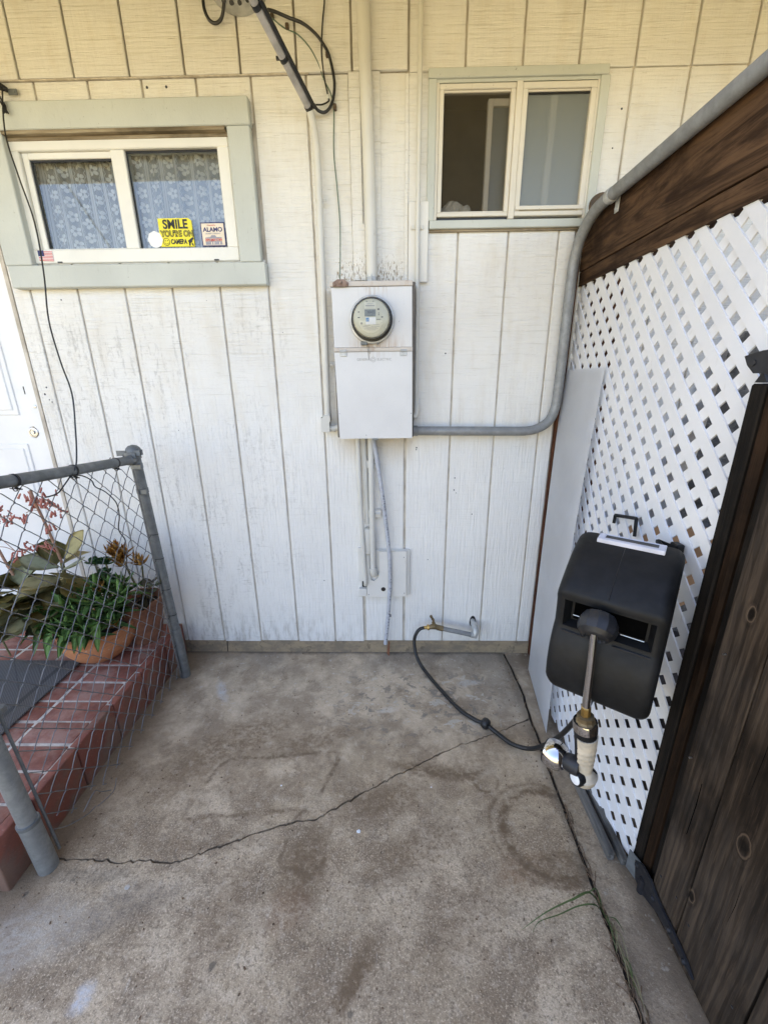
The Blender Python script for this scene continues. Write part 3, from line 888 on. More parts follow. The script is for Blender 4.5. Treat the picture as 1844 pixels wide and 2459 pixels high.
def vinyl(b):
    bx(b, FX0, FX1, -.008, .05, FZ1 - .034, FZ1, .003); bx(b, FX0, FX1, -.010, .05, FZ0, FZ0 + .050, .003)
    bx(b, FX0, FX0 + .045, -.008, .05, FZ0 + .05, FZ1 - .034, .003); bx(b, FX1 - .046, FX1, -.008, .05, FZ0 + .05, FZ1 - .034, .003)
    bx(b, -1.098, -1.042, -.004, .048, FZ0 + .05, FZ1 - .034, .003)
part('frame', w1, 'white_vinyl', vinyl)
def sash(b):
    z0, z1 = FZ0 + .0505, FZ1 - .0345
    bx(b, -1.457, -1.432, .006, .034, z0, z1, .002); bx(b, -1.432, -1.099, .006, .034, z1 - .022, z1, .002)
    bx(b, -1.432, -1.099, .006, .034, z0, z0 + .006, .001)
part('sash', w1, 'white_vinyl', sash)
def glass_sheet(parent, mat, x0, x1, y, z0, z1):
    me = bpy.data.meshes.new('pane'); me.from_pydata([(x0, y, z0), (x1, y, z0), (x1, y, z1), (x0, y, z1)], [], [(0, 1, 2, 3)]); me.materials.append(MAT[mat])
    o = bpy.data.objects.new('pane', me); COL.objects.link(o); o.parent = parent
glass_sheet(w1, 'window_glass', -1.432, -1.099, .019, FZ0 + .0565, FZ1 - .0565)
glass_sheet(w1, 'window_glass', -1.0415, -.6755, .013, FZ0 + .0505, FZ1 - .0345)
def gask(b):
    z0, z1 = FZ0 + .0506, FZ1 - .0346
    bx(b, -1.0415, -.6755, .0085, .0115, z1 - .007, z1); bx(b, -1.0415, -1.037, .0085, .0115, z0, z1 - .007)
    bx(b, -1.4315, -1.0995, .0125, .0165, z1 - .0285, z1 - .0225); bx(b, -1.4315, -1.4265, .0125, .0165, z0 + .006, z1 - .0285)
part('gasket', w1, 'black_rubber', gask)
def weep(b):
    for x in (-.735, -1.395): bx(b, x, x + .02, -.0115, -.0095, FZ0 + .001, FZ0 + .006)
part('weep_slot', w1, 'black_rubber', weep)

def curtain(name, label, x0, x1, ph):
    bm = NB(); nx, nz = 90, 24
    z0, z1 = 1.88, 2.335
    grid = []
    for j in range(nz + 1):
        row = []
        z = z0 + (z1 - z0) * j / nz
        for i in range(nx + 1):
            u = i / nx; x = x0 + (x1 - x0) * u
            a = .014 + .010 * (1 - j / nz)
            y = .052 + a*.7 * math.sin(u * 34 + ph) * (.6 + .4 * math.sin(u * 9 + ph * 2)) + .006 * math.sin(u * 61 + j * .15)
            if z > 2.285: y += .006 * math.sin(u * 150)
            row.append(bm.verts.new((x, y, z)))
        grid.append(row)
    for j in range(nz):
        for i in range(nx):
            bm.faces.new((grid[j][i], grid[j][i + 1], grid[j + 1][i + 1], grid[j + 1][i]))
    o = fin(name, bm, 'lace', None, True, 180)
    tag(o, label, 'curtain', 'lace curtains in the left window')
curtain('lace_curtain', 'white flowered lace curtain behind the dark left-hand pane', -1.50, -1.06, .4)
curtain('lace_curtain', 'white flowered lace curtain behind the pane with stickers', -1.055, -.62, 2.2)
bm = NB(); prev = None  # pale blue sheet added to brighten the pane, standing in for sky reflection
for i in range(41):
    x = -1.055 + .435 * i / 40; y = .092 + .007 * math.sin(i * .9)
    cur = (bm.verts.new((x, y, 1.88)), bm.verts.new((x, y, 2.30)))
    if prev: bm.faces.new((prev[0], cur[0], cur[1], prev[1]))
    prev = cur
tag(fin('pane_brightener', bm, 'brightener_blue', None, True, 180), 'pale blue sheet added to brighten the lace in the right-hand pane', 'curtain')
rod = fin('curtain_rod', tube(NB(), [(-1.52, .06, 2.339), (-.60, .06, 2.339)], .006, 10), 'white_plastic', None, True)
tag(rod, 'thin white rod carrying the lace curtains', 'curtain rod')

# ---- stickers
yg = .0085
st1 = thing('warning_sticker', 'yellow SMILE YOU\'RE ON CAMERA sticker on the window pane', 'sticker', (-.88, yg, 2.0))
def ys(b):
    prism(b, [(-.0745, .1015), (.052, .1015), (.064, .092), (.0655, 0.0), (-.0755, 0.001)], 0, .0012, lambda u, v, w: Vector((-.882 + u, yg + .0016 - w, 1.979 + v)))
part('sticker_sheet', st1, 'sticker_yellow', ys)
YT = yg - .0003
text('lettering', st1, 'print_black', 'SMILE', .0445, (-.887, YT, 2.0445), sx=.93, bold=.0013)
text('lettering', st1, 'print_black', "YOU'RE ON", .0290, (-.884, YT, 2.0165), sx=.87, bold=.0017)
text('lettering', st1, 'sticker_yellow', "YOU'RE ON", .0290, (-.884, YT - .0007, 2.0165), sx=.87, bold=-.0007)
text('lettering', st1, 'print_black', 'CAMERA', .0235, (-.880, YT, 1.9895), sx=.72, bold=.0009)
def smile(b):
    cx, cz = -.932, 1.997
    lathe(b, [(.0140, 0), (.0140, .0008), (.0125, .0008), (.0125, 0)], (cx, YT, cz), (0, -1, 0), 28, False)
    tube(b, [(cx + .008 * math.cos(a), YT - .0004, cz + .008 * math.sin(a)) for a in [R(200 + 14 * k) for k in range(11)]], .0007, 5)
    for s in (-1, 1): lathe(b, [(.0017, 0), (.0017, .0008)], (cx + .0045 * s, YT, cz + .004), (0, -1, 0), 10)
part('smiley', st1, 'print_black', smile)
def camico(b):
    f = lambda u, v, w: Vector((-.838 + u, YT - w, 1.992 + v))
    prism(b, [(-.004, .008), (.018, .021), (.021, .015), (.014, .009), (.0135, .004), (.001, -.002)], 0, .0008, f)
    prism(b, [(-.001, .001), (.005, .003), (.005, -.010), (-.001, -.010)], 0, .0008, f)
    prism(b, [(.010, -.002), (.013, .001), (.019, -.010), (.013, -.010)], 0, .0008, f)
part('camera_icon', st1, 'print_black', camico)

st2 = thing('alarm_sticker', 'cream ALAMO alarm company sticker with navy border on the window', 'sticker', (-.73, yg, 2.0))
box('sticker_border', st2, 'sticker_navy', -.784, -.684, yg, yg + .0014, 1.978, 2.064)
box('sticker_sheet', st2, 'sticker_cream', -.780, -.688, yg - .0005, yg - .0001, 1.982, 2.060)
YT2 = yg - .0008
text('lettering', st2, 'sticker_navy', 'ALAMO', .0215, (-.734, YT2, 2.031), sx=1.08, bold=.0006)
text('lettering', st2, 'sticker_red', 'Protected by', .0065, (-.738, YT2, 2.0515))
text('lettering', st2, 'sticker_grey', 'ALARM COMPANY', .0078, (-.734, YT2, 2.0215), sx=.95)
def bld(b):
    f = lambda u, v, w: Vector((-.734 + u, YT2 - w * .5, 1.984 + v))
    prism(b, [(-.034, 0), (-.034, .026), (-.012, .028), (-.008, .034), (.008, .034), (.012, .028), (.034, .026), (.034, 0)], 0, .0006, f)
part('building_print', st2, 'sticker_grey', bld)
def bldw(b):
    for x in (-.012, -.002, .022): bx(b, -.734 + x, -.734 + x + .004, YT2 - .0008, YT2 - .0003, 1.985, 1.994)
part('window_print', st2, 'sticker_cream', bldw)
text('lettering', st2, 'sticker_cream', '209-369-7749', .0132, (-.734, YT2 - .0008, 1.9965), sx=.93, bold=.0011)
text('lettering', st2, 'sticker_red', '209-369-7749', .0132, (-.734, YT2 - .0014, 1.9965), sx=.93, bold=.0002)

st3 = fin('octagon_sticker', lathe(NB(), [(.0315, 0), (.0315, .0014)], (-.978, yg + .0014, 2.006), (0, -1, 0), 8), 'sticker_white')
tag(st3, 'blank white octagonal sticker beside the yellow sign', 'sticker')
st4 = thing('flag_sticker', 'small American flag sticker on the window frame', 'sticker', (-1.43, -.011, 1.95))
def fl0(b): quadbox(b, [(-1.468, -.0125, 1.931), (-1.408, -.0125, 1.929), (-1.408, -.0125, 1.966), (-1.468, -.0125, 1.968)], (0, .002, 0))
part('sticker_sheet', st4, 'sticker_white', fl0)
def fl1(b):
    for k in range(7):
        z = 1.9305 + k * .0054; quadbox(b, [(-1.468, -.0131, z), (-1.408, -.0131, z - .002), (-1.408, -.0131, z + .0007), (-1.468, -.0131, z + .0027)], (0, .0005, 0))
part('stripe', st4, 'sticker_red', fl1)
def fl2(b): quadbox(b, [(-1.4682, -.0136, 1.947), (-1.443, -.0136, 1.9465), (-1.443, -.0136, 1.968), (-1.4682, -.0136, 1.9685)], (0, .0004, 0))
part('canton', st4, 'sticker_navy', fl2)

# ---- right window
w2 = group_empty('window', house); tag(w2, 'two-pane casement window with thin sage trim, screen and frosted pane')
box('trim_board', w2, 'sage_trim', .137, .790, -.020, -.0025, 2.494, 2.523, .002)
box('trim_board', w2, 'sage_trim', .138, .168, -.018, -.0005, 2.047, 2.4935, .002)
box('trim_board', w2, 'sage_trim', .765, .798, -.018, -.0005, 2.047, 2.4935, .002)
box('trim_board', w2, 'sage_trim', .150, .800, -.026, -.0005, 2.018, 2.046, .002)
box('caulk_strip', w2, 'raw_wood', .152, .800, -.012, -.0005, 2.010, 2.0175)
box('trim_board', w2, 'sage_trim', .1685, .7645, -.010, .03, 2.484, 2.4935)
box('mullion', w2, 'cream_frame', .462, .485, -.016, .04, 2.05, 2.484, .002)
box('jamb', w2, 'cream_frame', .168, .1785, -.012, .04, 2.05, 2.484, .001)
box('jamb', w2, 'cream_frame', .7565, .765, -.012, .04, 2.05, 2.484, .001)
def sashf(x0, x1, z0, z1, bw, bb, y0):
    def f(b):
        bx(b, x0, x1, y0, y0 + .03, z1 - bw, z1, .002); bx(b, x0, x1, y0, y0 + .03, z0, z0 + bb, .002)
        bx(b, x0, x0 + bw, y0 + .0004, y0 + .03, z0 + bb, z1 - bw, .002); bx(b, x1 - bw, x1, y0 + .0004, y0 + .03, z0 + bb, z1 - bw, .002)
        i = .006
        bx(b, x0 + bw, x1 - bw, y0 + .008, y0 + .026, z1 - bw - i, z1 - bw, .001); bx(b, x0 + bw, x1 - bw, y0 + .008, y0 + .026, z0 + bb, z0 + bb + i, .001)
    part('sash', w2, 'cream_frame', f)
sashf(.1795, .4615, 2.062, 2.482, .017, .014, -.010)
sashf(.4855, .756, 2.060, 2.480, .020, .016, -.014)
box('sash_rail', w2, 'cream_frame', .488, .754, -.020, -.0145, 2.079, 2.092, .001)
box('insect_screen', w2, 'insect_screen', .1965, .4445, .004, .0045, 2.076, 2.465)
box('inner_sash', w2, 'cream_frame', .368, .3865, .020, .045, 2.070, 2.450, .001)
box('inner_sash', w2, 'cream_frame', .387, .450, .020, .045, 2.428, 2.450, .001)
box('inner_sash', w2, 'cream_frame', .387, .450, .020, .045, 2.070, 2.084, .001)
box('inner_pane', w2, 'frosted_back', .387, .450, .032, .035, 2.084, 2.428)
glass_sheet(w2, 'frosted_pane', .5055, .736, .001, 2.0825, 2.4535)
part('inner_sash', w2, 'white_vinyl', lambda b: quadbox(b, [(.596, .006, 2.0825), (.618, .006, 2.0825), (.622, .006, 2.4535), (.600, .006, 2.4535)], (0, .02, 0)))
box('inner_pane', w2, 'frosted_back', .5055, .736, .03, .034, 2.0825, 2.4535)
box('pane_gasket', w2, 'black_rubber', .506, .7355, -.004, -.0012, 2.447, 2.4525)
box('bottom_gap', w2, 'black_rubber', .185, .46, .0005, .02, 2.048, 2.0605)
box('interior_sill', w2, 'interior_pale', .1, .85, .05, .16, 2.03, 2.046)
# crumpled white bag inside
bm = NB()
for k in range(9):
    c0 = Vector((.205 + .105 * random.random(), .09 + .03 * random.random(), 2.075 + .055 * random.random()))
    r = bmesh.ops.create_icosphere(bm, subdivisions=2, radius=random.uniform(.026, .042))
    for v in r['verts']:
        v.co = c0 + v.co * (1 + .35 * mnoise.noise(v.co * 60 + Vector((k * 3, 0, 0))))
tag(fin('crumpled_bag', bm, 'paper_white'), 'crumpled white bag on the sill behind the insect screen', 'bag')

# ---- door at left edge
door = group_empty('door', house); tag(door, 'white panelled door with round lock')
box('jamb', door, 'door_white', -1.708, -1.650, .018, .06, .19, 2.2, .002)
box('jamb_edge', door, 'groove_dirt', -1.650, -1.634, .002, .06, .19, 2.2)
box('slab', door, 'door_white', -2.62, -1.7095, .026, .07, .2, 2.2, .002)
def dpan(b):
    for z0, z1 in ((1.30, 1.86), (.42, 1.165)):
        for x0, x1 in ((-2.15, -1.765), (-2.56, -2.24)):
            bx(b, x0, x1, .0205, .027, z0, z1, .003); bx(b, x0 + .022, x1 - .022, .0165, .0225, z0 + .022, z1 - .022, .004)
part('panel', door, 'door_white', dpan)
def lock(b):
    lathe(b, [(.027, 0), (.027, .006), (.022, .012), (.016, .013), (.015, .010), (.009, .010), (.008, .016), (.004, .016)], (-1.716, .026, 1.22), (0, -1, 0), 28)
part('lock', door, 'steel', lock, True, 30)
box('strike_plate', door, 'dark_plastic', -1.7092, -1.7072, .016, .03, 1.395, 1.43)
part('screw', door, 'steel', lambda b: lathe(b, [(.0075, 0), (.0075, .003), (.004, .004)], (-1.678, .018, 1.339), (0, -1, 0), 14))
box('threshold', door, 'galvanised', -2.62, -1.65, -.05, .07, .186, .204, .003)

# ================================================================== ELECTRICAL PANEL
ep = thing('electrical_panel', 'pale grey electric meter cabinet on the wall with hinged cover', 'meter cabinet', (-.078, -.065, 1.2))
box('cabinet', ep, 'cabinet_shade', -.240, .0930, -.118, .0, 1.203, 1.812, .003)
box('cap', ep, 'panel_rusty', -.244, .082, -.134, -.001, 1.7955, 1.8145, .002)
def ucov(b): quadbox(b, [(-.237, -.1285, 1.5725), (.0825, -.1285, 1.5725), (.0795, -.1285, 1.794), (-.2385, -.1285, 1.793)], (0, .011, 0))
part('meter_cover', ep, 'panel_grey', ucov)
box('rail', ep, 'panel_rusty', -.239, .084, -.1325, -.117, 1.557, 1.5715, .0015)
def dcov(b): quadbox(b, [(-.2295, -.131, 1.199), (.0865, -.131, 1.2005), (.083, -.131, 1.5545), (-.2375, -.131, 1.5535)], (0, .014, 0))
dc = part('cover', ep, 'panel_grey', dcov)
for x in (-.2135, .0335):
    h = part('hinge', ep, 'galv_light', lambda b: (bx(b, x, x + .0265, -.1355, -.131, 1.5375, 1.5625, .001), tube(b, [(x, -.1365, 1.556), (x + .0265, -.1365, 1.556)], .003, 8)))
part('hinge_pin', ep, 'panel_rusty', lambda b: tube(b, [(-.237, -.134, 1.5555), (.0835, -.134, 1.5565)], .0012, 6))
box('latch', ep, 'galvanised', -.088, -.062, -.136, -.118, 1.193, 1.2005, .001)
text('embossed_letters', ep, 'ink_grey', 'GENERAL', .0135, (-.1155, -.1312, 1.5205), sx=.95, ext=.0004, space=1.12)
text('embossed_letters', ep, 'ink_grey', 'ELECTRIC', .0135, (-.032, -.1312, 1.5205), sx=.92, ext=.0004, space=1.12)
def gem(b):
    lathe(b, [(.0105, 0), (.0105, .0006), (.0094, .0006), (.0094, 0)], (-.0775, -.131, 1.5245), (0, -1, 0), 24, False)
    tube(b, [(-.0775 + .005 * math.cos(R(a)) * (1 + a / 700), -.1314, 1.5245 + .005 * math.sin(R(a))) for a in range(0, 400, 30)], .0005, 4)
part('emblem', ep, 'ink_grey', gem)
def scuff(b):
    quadbox(b, [(.0265, -.1288, 1.6655), (.028, -.1288, 1.6655), (.0335, -.1288, 1.676), (.031, -.1288, 1.672)], (0, .0004, 0))
    bx(b, -.115, -.112, -.1314, -.131, 1.213, 1.216); bx(b, .078, .083, -.1314, -.131, 1.3055, 1.307); bx(b, -.228, -.225, -.1314, -.131, 1.3060, 1.308)
part('scratch', ep, 'ink_dark', scuff)
clamp_ = part('clamp_plate', ep, 'rusty_plate', lambda b: (prism(b, [(-.031, -.010), (.029, -.009), (.031, .004), (.012, .016), (-.012, .016), (-.031, .005)], 0, .006, lambda u, v, w: Vector((-.2 + u, -.1345 - w, 1.8035 + v)))))
part('clamp_bolt', ep, 'rusty_plate', lambda b: [lathe(b, [(r, 0), (r, .006), (r * .6, .008)], (-.2 + dx, -.1405, 1.803 + dz), (0, -1, 0), 6) for dx, dz, r in ((0, .005, .007), (-.023, -.003, .005), (.022, -.002, .005))])
# meter
MC = Vector((-.0795, -.1285, 1.673))
mt = group_empty('meter', ep)
AX = (0, -1, 0)
part('socket_ring', mt, 'galv_light', lambda b: lathe(b, [(.078, -.012), (.089, 0), (.090, .012), (.0885, .022), (.082, .024), (.080, .018), (.079, .004)], MC, AX, 56, False), True, 35)
part('seal_gasket', mt, 'black_rubber', lambda b: lathe(b, [(.080, .012), (.0785, .020), (.070, .022), (.066, .012)], MC, AX, 48, False), True, 40)
part('base_drum', mt, 'dark_plastic', lambda b: lathe(b, [(.079, .0), (.077, .020), (.0715, .0215), (.0705, .050), (.001, .051)], MC, AX, 48), True, 40)
part('face', mt, 'meter_face', lambda b: lathe(b, [(.0715, .026), (.0705, .058), (.068, .0605), (.001, .0606)], MC, AX, 48), True, 30)
part('cover_glass', mt, 'meter_glass', lambda b: lathe(b, [(.0735, .024), (.0732, .062), (.070, .069), (.060, .0715), (.001, .0722)], MC, AX, 48), True, 60)
YF = MC.y - .0612
def mb(name, mat, x0, x1, z0, z1, lift=0.0, bev=0.0): return box(name, mt, mat, MC.x + x0, MC.x + x1, YF - lift - .0006, YF - lift, MC.z + z0, MC.z + z1)
mb('name_plate', 'meter_label', -.027, .018, .034, .056)
part('info_plate', mt, 'meter_label', lambda b: prism(b, [(-.046, -.008), (.044, -.008), (.045, -.020), (.030, -.042), (.010, -.052), (-.014, -.052), (-.034, -.042), (-.047, -.022)], 0, .0006, lambda u, v, w: Vector((MC.x - .002 + u, YF - w, MC.z + v))))
mb('plate_text', 'ink_grey', -.022, .013, .0425, .0455, .0006); mb('plate_text', 'ink_grey', -.016, .007, .0505, .0515, .0006)
mb('lcd', 'lcd_glass', -.026, .0165, .0065, .031, .0006)
text('digits', mt, 'print_black', '98455', .0135, (MC.x - .0005, YF - .0018, MC.z + .0165), sx=.95)
mb('lcd_text', 'print_black', -.016, .010, .0095, .0105, .0012); mb('lcd_text', 'print_black', .001, .007, .0118, .0126, .0012)
mb('utility_label', 'sticker_white', -.022, .017, -.022, .0035, .0008)
mb('logo', 'logo_blue', -.0215, -.0095, -.012, .0015, .0014)
part('logo_mark', mt, 'sticker_white', lambda b: [quadbox(b, [(MC.x - .0195 + q * .004, YF - .0026, MC.z - .0105), (MC.x - .0188 + q * .004, YF - .0026, MC.z - .0105), (MC.x - .016 + q * .003, YF - .0026, MC.z - .002), (MC.x - .0167 + q * .003, YF - .0026, MC.z - .002)], (0, .0004, 0)) for q in range(2)])
def blk(b):
    for x0, z0, wd, hg in ((-.052, .021, .006, .003), (-.053, .001, .008, .0035), (.024, .029, .007, .005), (.0265, .0165, .004, .003), (.0265, .0105, .004, .003), (.038, .002, .007, .004), (.021, -.006, .004, .003), (.027, -.006, .0035, .003), (.033, -.006, .0025, .003), (.038, -.018, .002, .002), (-.019, .058, .003, .003), (.007, .058, .003, .003)):
        bx(b, MC.x + x0, MC.x + x0 + wd, YF - .0008, YF, MC.z + z0, MC.z + z0 + hg)
part('marker', mt, 'print_black', blk)
part('seal_dot', mt, 'ink_grey', lambda b: lathe(b, [(.0042, 0), (.0042, .0014)], (MC.x - .039, YF, MC.z - .018), AX, 14))
def fine_lines(b):
    for z, x0, x1 in ((-.026, -.028, -.004), (-.030, -.033, -.012), (-.030, -.002, .032), (-.0345, -.022, .020), (-.0385, -.028, .026), (-.0425, -.018, .016), (-.023, .006, .030)):
        x = x0
        while x < x1:
            l = random.uniform(.0015, .004); bx(b, MC.x + x, MC.x + min(x + l, x1), YF - .0013, YF - .0006, MC.z + z, MC.z + z + .0013); x += l + .0009
part('fine_print', mt, 'ink_grey', fine_lines)
part('ring_clasp', mt, 'galvanised', lambda b: (bx(b, MC.x - .047, MC.x - .020, MC.y - .024, MC.y - .004, MC.z - .094, MC.z - .080, .002), bx(b, MC.x + .018, MC.x + .024, MC.y - .02, MC.y - .006, MC.z - .094, MC.z - .086, .001)))
part('seal_wire', mt, 'ink_dark', lambda b: (tube(b, spline([(MC.x - .022, -.149, MC.z - .088), (MC.x - .019, -.15, MC.z - .11), (MC.x - .017, -.139, MC.z - .132), (MC.x - .016, -.1345, MC.z - .146)]), .0008, 5), tube(b, spline([(MC.x - .017, -.149, MC.z - .09), (MC.x - .014, -.15, MC.z - .105), (MC.x - .0125, -.138, MC.z - .126)]), .0008, 5)))

# ================================================================== CONDUITS
ri = thing('service_riser', 'thick white painted conduit rising from the top of the meter cabinet', 'conduit', (-.082, -.04, 1.81))
pipe('tube', ri, 'conduit_white', [(-.082, -.040, 1.845), (-.0855, -.040, 2.2), (-.094, -.040, 2.55), (-.100, -.040, 2.90)], .0225, 20, 4)
part('hub_fitting', ri, 'galv_light', lambda b: lathe(b, [(.018, 0), (.026, .002), (.026, .014), (.0235, .016), (.0235, .03), (.0225, .045)], (-.082, -.040, 1.8125), (0, 0, 1), 8), False)

tc = thing('slim_conduit', 'thin white painted conduit right of the meter cabinet', 'conduit', (.105, -.025, 1.3))
pipe('tube', tc, 'conduit_white', [(.1075, -.030, 1.335), (.1065, -.032, 1.7), (.1030, -.034, 2.02), (.1045, -.030, 2.35), (.1040, -.028, 2.90)], .0088, 12, 4)
def cstrap(parent, x, y, z, r, dirs, mat='conduit_white', wd=.011, horiz=True):
    def f(b):
        lathe(b, [(r + .002, -wd / 2), (r + .002, wd / 2)], (x, y, z), (0, 0, 1), 18)
        for s in dirs:
            bx(b, min(x + s * r * .8, x + s * (r + .017)), max(x + s * r * .8, x + s * (r + .017)), y + r * .5, y + r * .5 + .0025, z - wd / 2, z + wd / 2, .0006)
            lathe(b, [(.0045, 0), (.0045, .002), (.002, .003)], (x + s * (r + .0105), y + r * .5, z), (0, -1, 0), 10)
    return part('strap', parent, mat, f, True, 40)
cstrap(tc, .103, -.034, 2.022, .0078, (-1, 1), wd=.014)
part('elbow_fitting', tc, 'conduit_white', lambda b: (tube(b, spline([(.1085, -.036, 1.345), (.1085, -.040, 1.315), (.105, -.046, 1.292), (.092, -.055, 1.282)]), .0120, 12), lathe(b, [(.0140, 0), (.0140, .014)], (.1085, -.036, 1.318), (0, 0, 1), 8)), True)

lc = thing('painted_conduit', 'white painted conduit running down left of the meter cabinet into its side', 'conduit', (-.29, -.04, 1.2))
pipe('tube', lc, 'conduit_white', [(-.302, -.045, 2.405), (-.292, -.042, 2.355), (-.2845, -.040, 2.30), (-.2825, -.038, 2.20), (-.2845, -.036, 2.05), (-.2865, -.036, 1.70), (-.2915, -.036, 1.315)], .0135, 16, 5)
cstrap(lc, -.2835, -.037, 2.118, .0122, (1,)); cstrap(lc, -.2885, -.036, 1.508, .0122, (1,))
def lbf(b):
    lathe(b, [(.0155, 0), (.0155, .012), (.0142, .013), (.0142, .016), (.0155, .017), (.0155, .028)], (-.2918, -.036, 1.290), (0, 0, 1), 18)
    prism(b, [(-.026, .066), (-.019, .060), (-.015, .073), (.014, .073), (.016, .050), (.010, .040), (.012, 0), (-.026, 0)], -.062, -.014, lambda u, v, w: Vector((-.294 + u, w, 1.2205 + v)))
    lathe(b, [(.0135, 0), (.0135, .022), (.0155, .022), (.0155, .03)], (-.292, -.038, 1.234), (1, 0, 0), 16)
part('elbow_body', lc, 'conduit_white', lbf, True, 35)
pipe('nipple', lc, 'conduit_white', [(-.262, -.038, 1.234), (-.250, -.040, 1.238), (-.236, -.045, 1.248)], .0135, 14, 4)

mp = thing('mast_pole', 'grey tube slanting out from the wall with black cable strapped along it', 'mast', (-.302, -.04, 2.4))
pa, pb = Vector((-.3005, -.045, 2.398)), Vector((-.436, -.510, 2.532))
pipe('tube', mp, 'pole_grey', [pa, pa.lerp(pb, .5), pb], .0132, 18, 1)
dirp = (pb - pa).normalized()
def band(b, u, ear=False):
    c0 = pa.lerp(pb, u); lathe(b, [(.0150, -.007), (.0150, .007)], c0, dirp, 20)
    if ear: bx(b, c0.x - .024, c0.x - .014, c0.y - .003, c0.y + .006, c0.z - .004, c0.z + .004)
for u, e in ((.02, False), (.37, True), (.67, False)): part('band', mp, 'black_rubber', lambda b: band(b, u, e), True)
side = dirp.cross(Vector((0, 0, 1))).normalized()
side = side if side.x > 0 else -side
pipe('strapped_cable', mp, 'black_rubber', [pa + side * .019 + Vector((0, 0, .003)), pa.lerp(pb, .5) + side * .019, pb + side * .019], .0065, 10, 1)
def cable(name, label, pts, r, mat='black_rubber', clips=()):
    o = thing(name, label, 'cable', pts[0])
    pipe('cable_run', o, mat, pts, r, 8, 6)
    for c in clips: part('clip', o, 'knob_brown', lambda b: bx(b, c[0] - .006, c[0] + .006, -.022, -.0005, c[2] - .009, c[2] + .007, .002))
    return o
cable('coax_cable', 'thick black cable looping right of the grey mast', [(-.425, -.060, 2.668), (-.405, -.042, 2.674), (-.361, -.03, 2.665), (-.313, -.03, 2.649), (-.27, -.03, 2.621), (-.242, -.026, 2.592), (-.224, -.026, 2.562), (-.211, -.022, 2.511), (-.209, -.018, 2.475), (-.217, -.016, 2.439), (-.232, -.020, 2.411), (-.252, -.026, 2.397), (-.274, -.032, 2.402), (-.284, -.045, 2.412)], .0052, 'black_rubber', [(-.422, 0, 2.680), (-.231, 0, 2.571)])
cable('drop_cable', 'thin black cable hanging straight down to a white connector', [(-.228, -.02, 2.80), (-.233, -.02, 2.714), (-.241, -.018, 2.672), (-.249, -.016, 2.615), (-.252, -.012, 2.571), (-.246, -.01, 2.506), (-.235, -.012, 2.452), (-.233, -.012, 2.438), (-.256, -.020, 2.424), (-.278, -.035, 2.416)], .0026)
wc = fin('cable_connector', lathe(NB(), [(.0042, 0), (.0042, .012)], (-.2352, -.012, 2.444), (0, 0, 1), 10), 'white_plastic'); tag(wc, 'tiny white connector on the thin black cable', 'connector')
cable('ground_wire', 'thin green ground wire running down the wall to the meter cabinet', [(-.421, -.03, 2.666), (-.381, -.012, 2.648), (-.337, -.012, 2.631), (-.297, -.012, 2.596), (-.269, -.010, 2.554), (-.249, -.008, 2.505), (-.224, -.006, 2.459), (-.216, -.006, 2.412), (-.222, -.008, 2.283), (-.214, -.008, 2.162), (-.208, -.01, 2.035), (-.2085, -.06, 1.875), (-.204, -.125, 1.835), (-.201, -.138, 1.812)], .0021, 'green_wire', [(-.371, 0, 2.652), (-.211, 0, 2.42)])
# round fixture at the very top
fx_ = thing('round_fixture', 'grey round fixture with black ports at the top edge', 'fixture', (-.53, -.03, 2.79))
part('housing', fx_, 'galv_light', lambda b: lathe(b, [(.118, .0), (.118, .030), (.110, .058), (.085, .066), (.01, .067)], (-.532, -.012, 2.800), (0, -1, 0), 40), True, 35)
def ports(b):
    for a in (-112, -98, -84, -70):
        c0 = Vector((-.532 + .108 * math.cos(R(a)), -.056, 2.800 + .108 * math.sin(R(a))))
        lathe(b, [(.007, 0), (.007, .016)], c0, (math.cos(R(a)) * .6, -.8, math.sin(R(a)) * .6), 10)
part('port', fx_, 'black_rubber', ports)
cable('loop_cable', 'short black cable loop hanging from the round fixture', [(-.640, -.05, 2.76), (-.652, -.045, 2.71), (-.652, -.04, 2.682), (-.639, -.036, 2.659), (-.617, -.036, 2.652), (-.595, -.04, 2.664), (-.58, -.05, 2.692), (-.575, -.062, 2.712)], .0056)

# grey conduit from the panel, up the corner and along the fence
gc = thing('grey_conduit', 'grey conduit from the cabinet bending up the corner and along the fence', 'conduit', (.1, -.04, 1.22))
pipe('tube', gc, 'grey_conduit', [(.088, -.045, 1.2215), (.30, -.045, 1.219), (.50, -.045, 1.217), (.60, -.045, 1.217), (.655, -.045, 1.228), (.700, -.045, 1.258), (.722, -.045, 1.310), (.7285, -.045, 1.39), (.7285, -.045, 1.60), (.7295, -.045, 1.82), (.731, -.052, 1.90), (.735, -.080, 1.968), (.742, -.150, 2.020), (.7475, -.235, 2.036), (.750, -.40, 2.038), (.750, -.75, 2.040), (.750, -1.25, 2.044), (.750, -1.7, 2.046)], .0205, 20, 6)
part('coupling', gc, 'grey_conduit', lambda b: lathe(b, [(.0235, 0), (.0235, .026), (.0215, .028)], (.088, -.045, 1.2215), (1, 0, 0), 20), True)
def cst(b):
    lathe(b, [(.0225, -.014), (.0235, -.010), (.0235, .010), (.0225, .014)], (.7485, -.262, 2.0365), (0, 1, 0), 22)
    bx(b, .770, .7735, -.278, -.252, 1.985, 2.035, .001); lathe(b, [(.005, 0), (.005, .004), (.002, .005)], (.770, -.264, 1.996), (-1, 0, 0), 10)
part('strap', gc, 'galv_light', cst, True, 40)

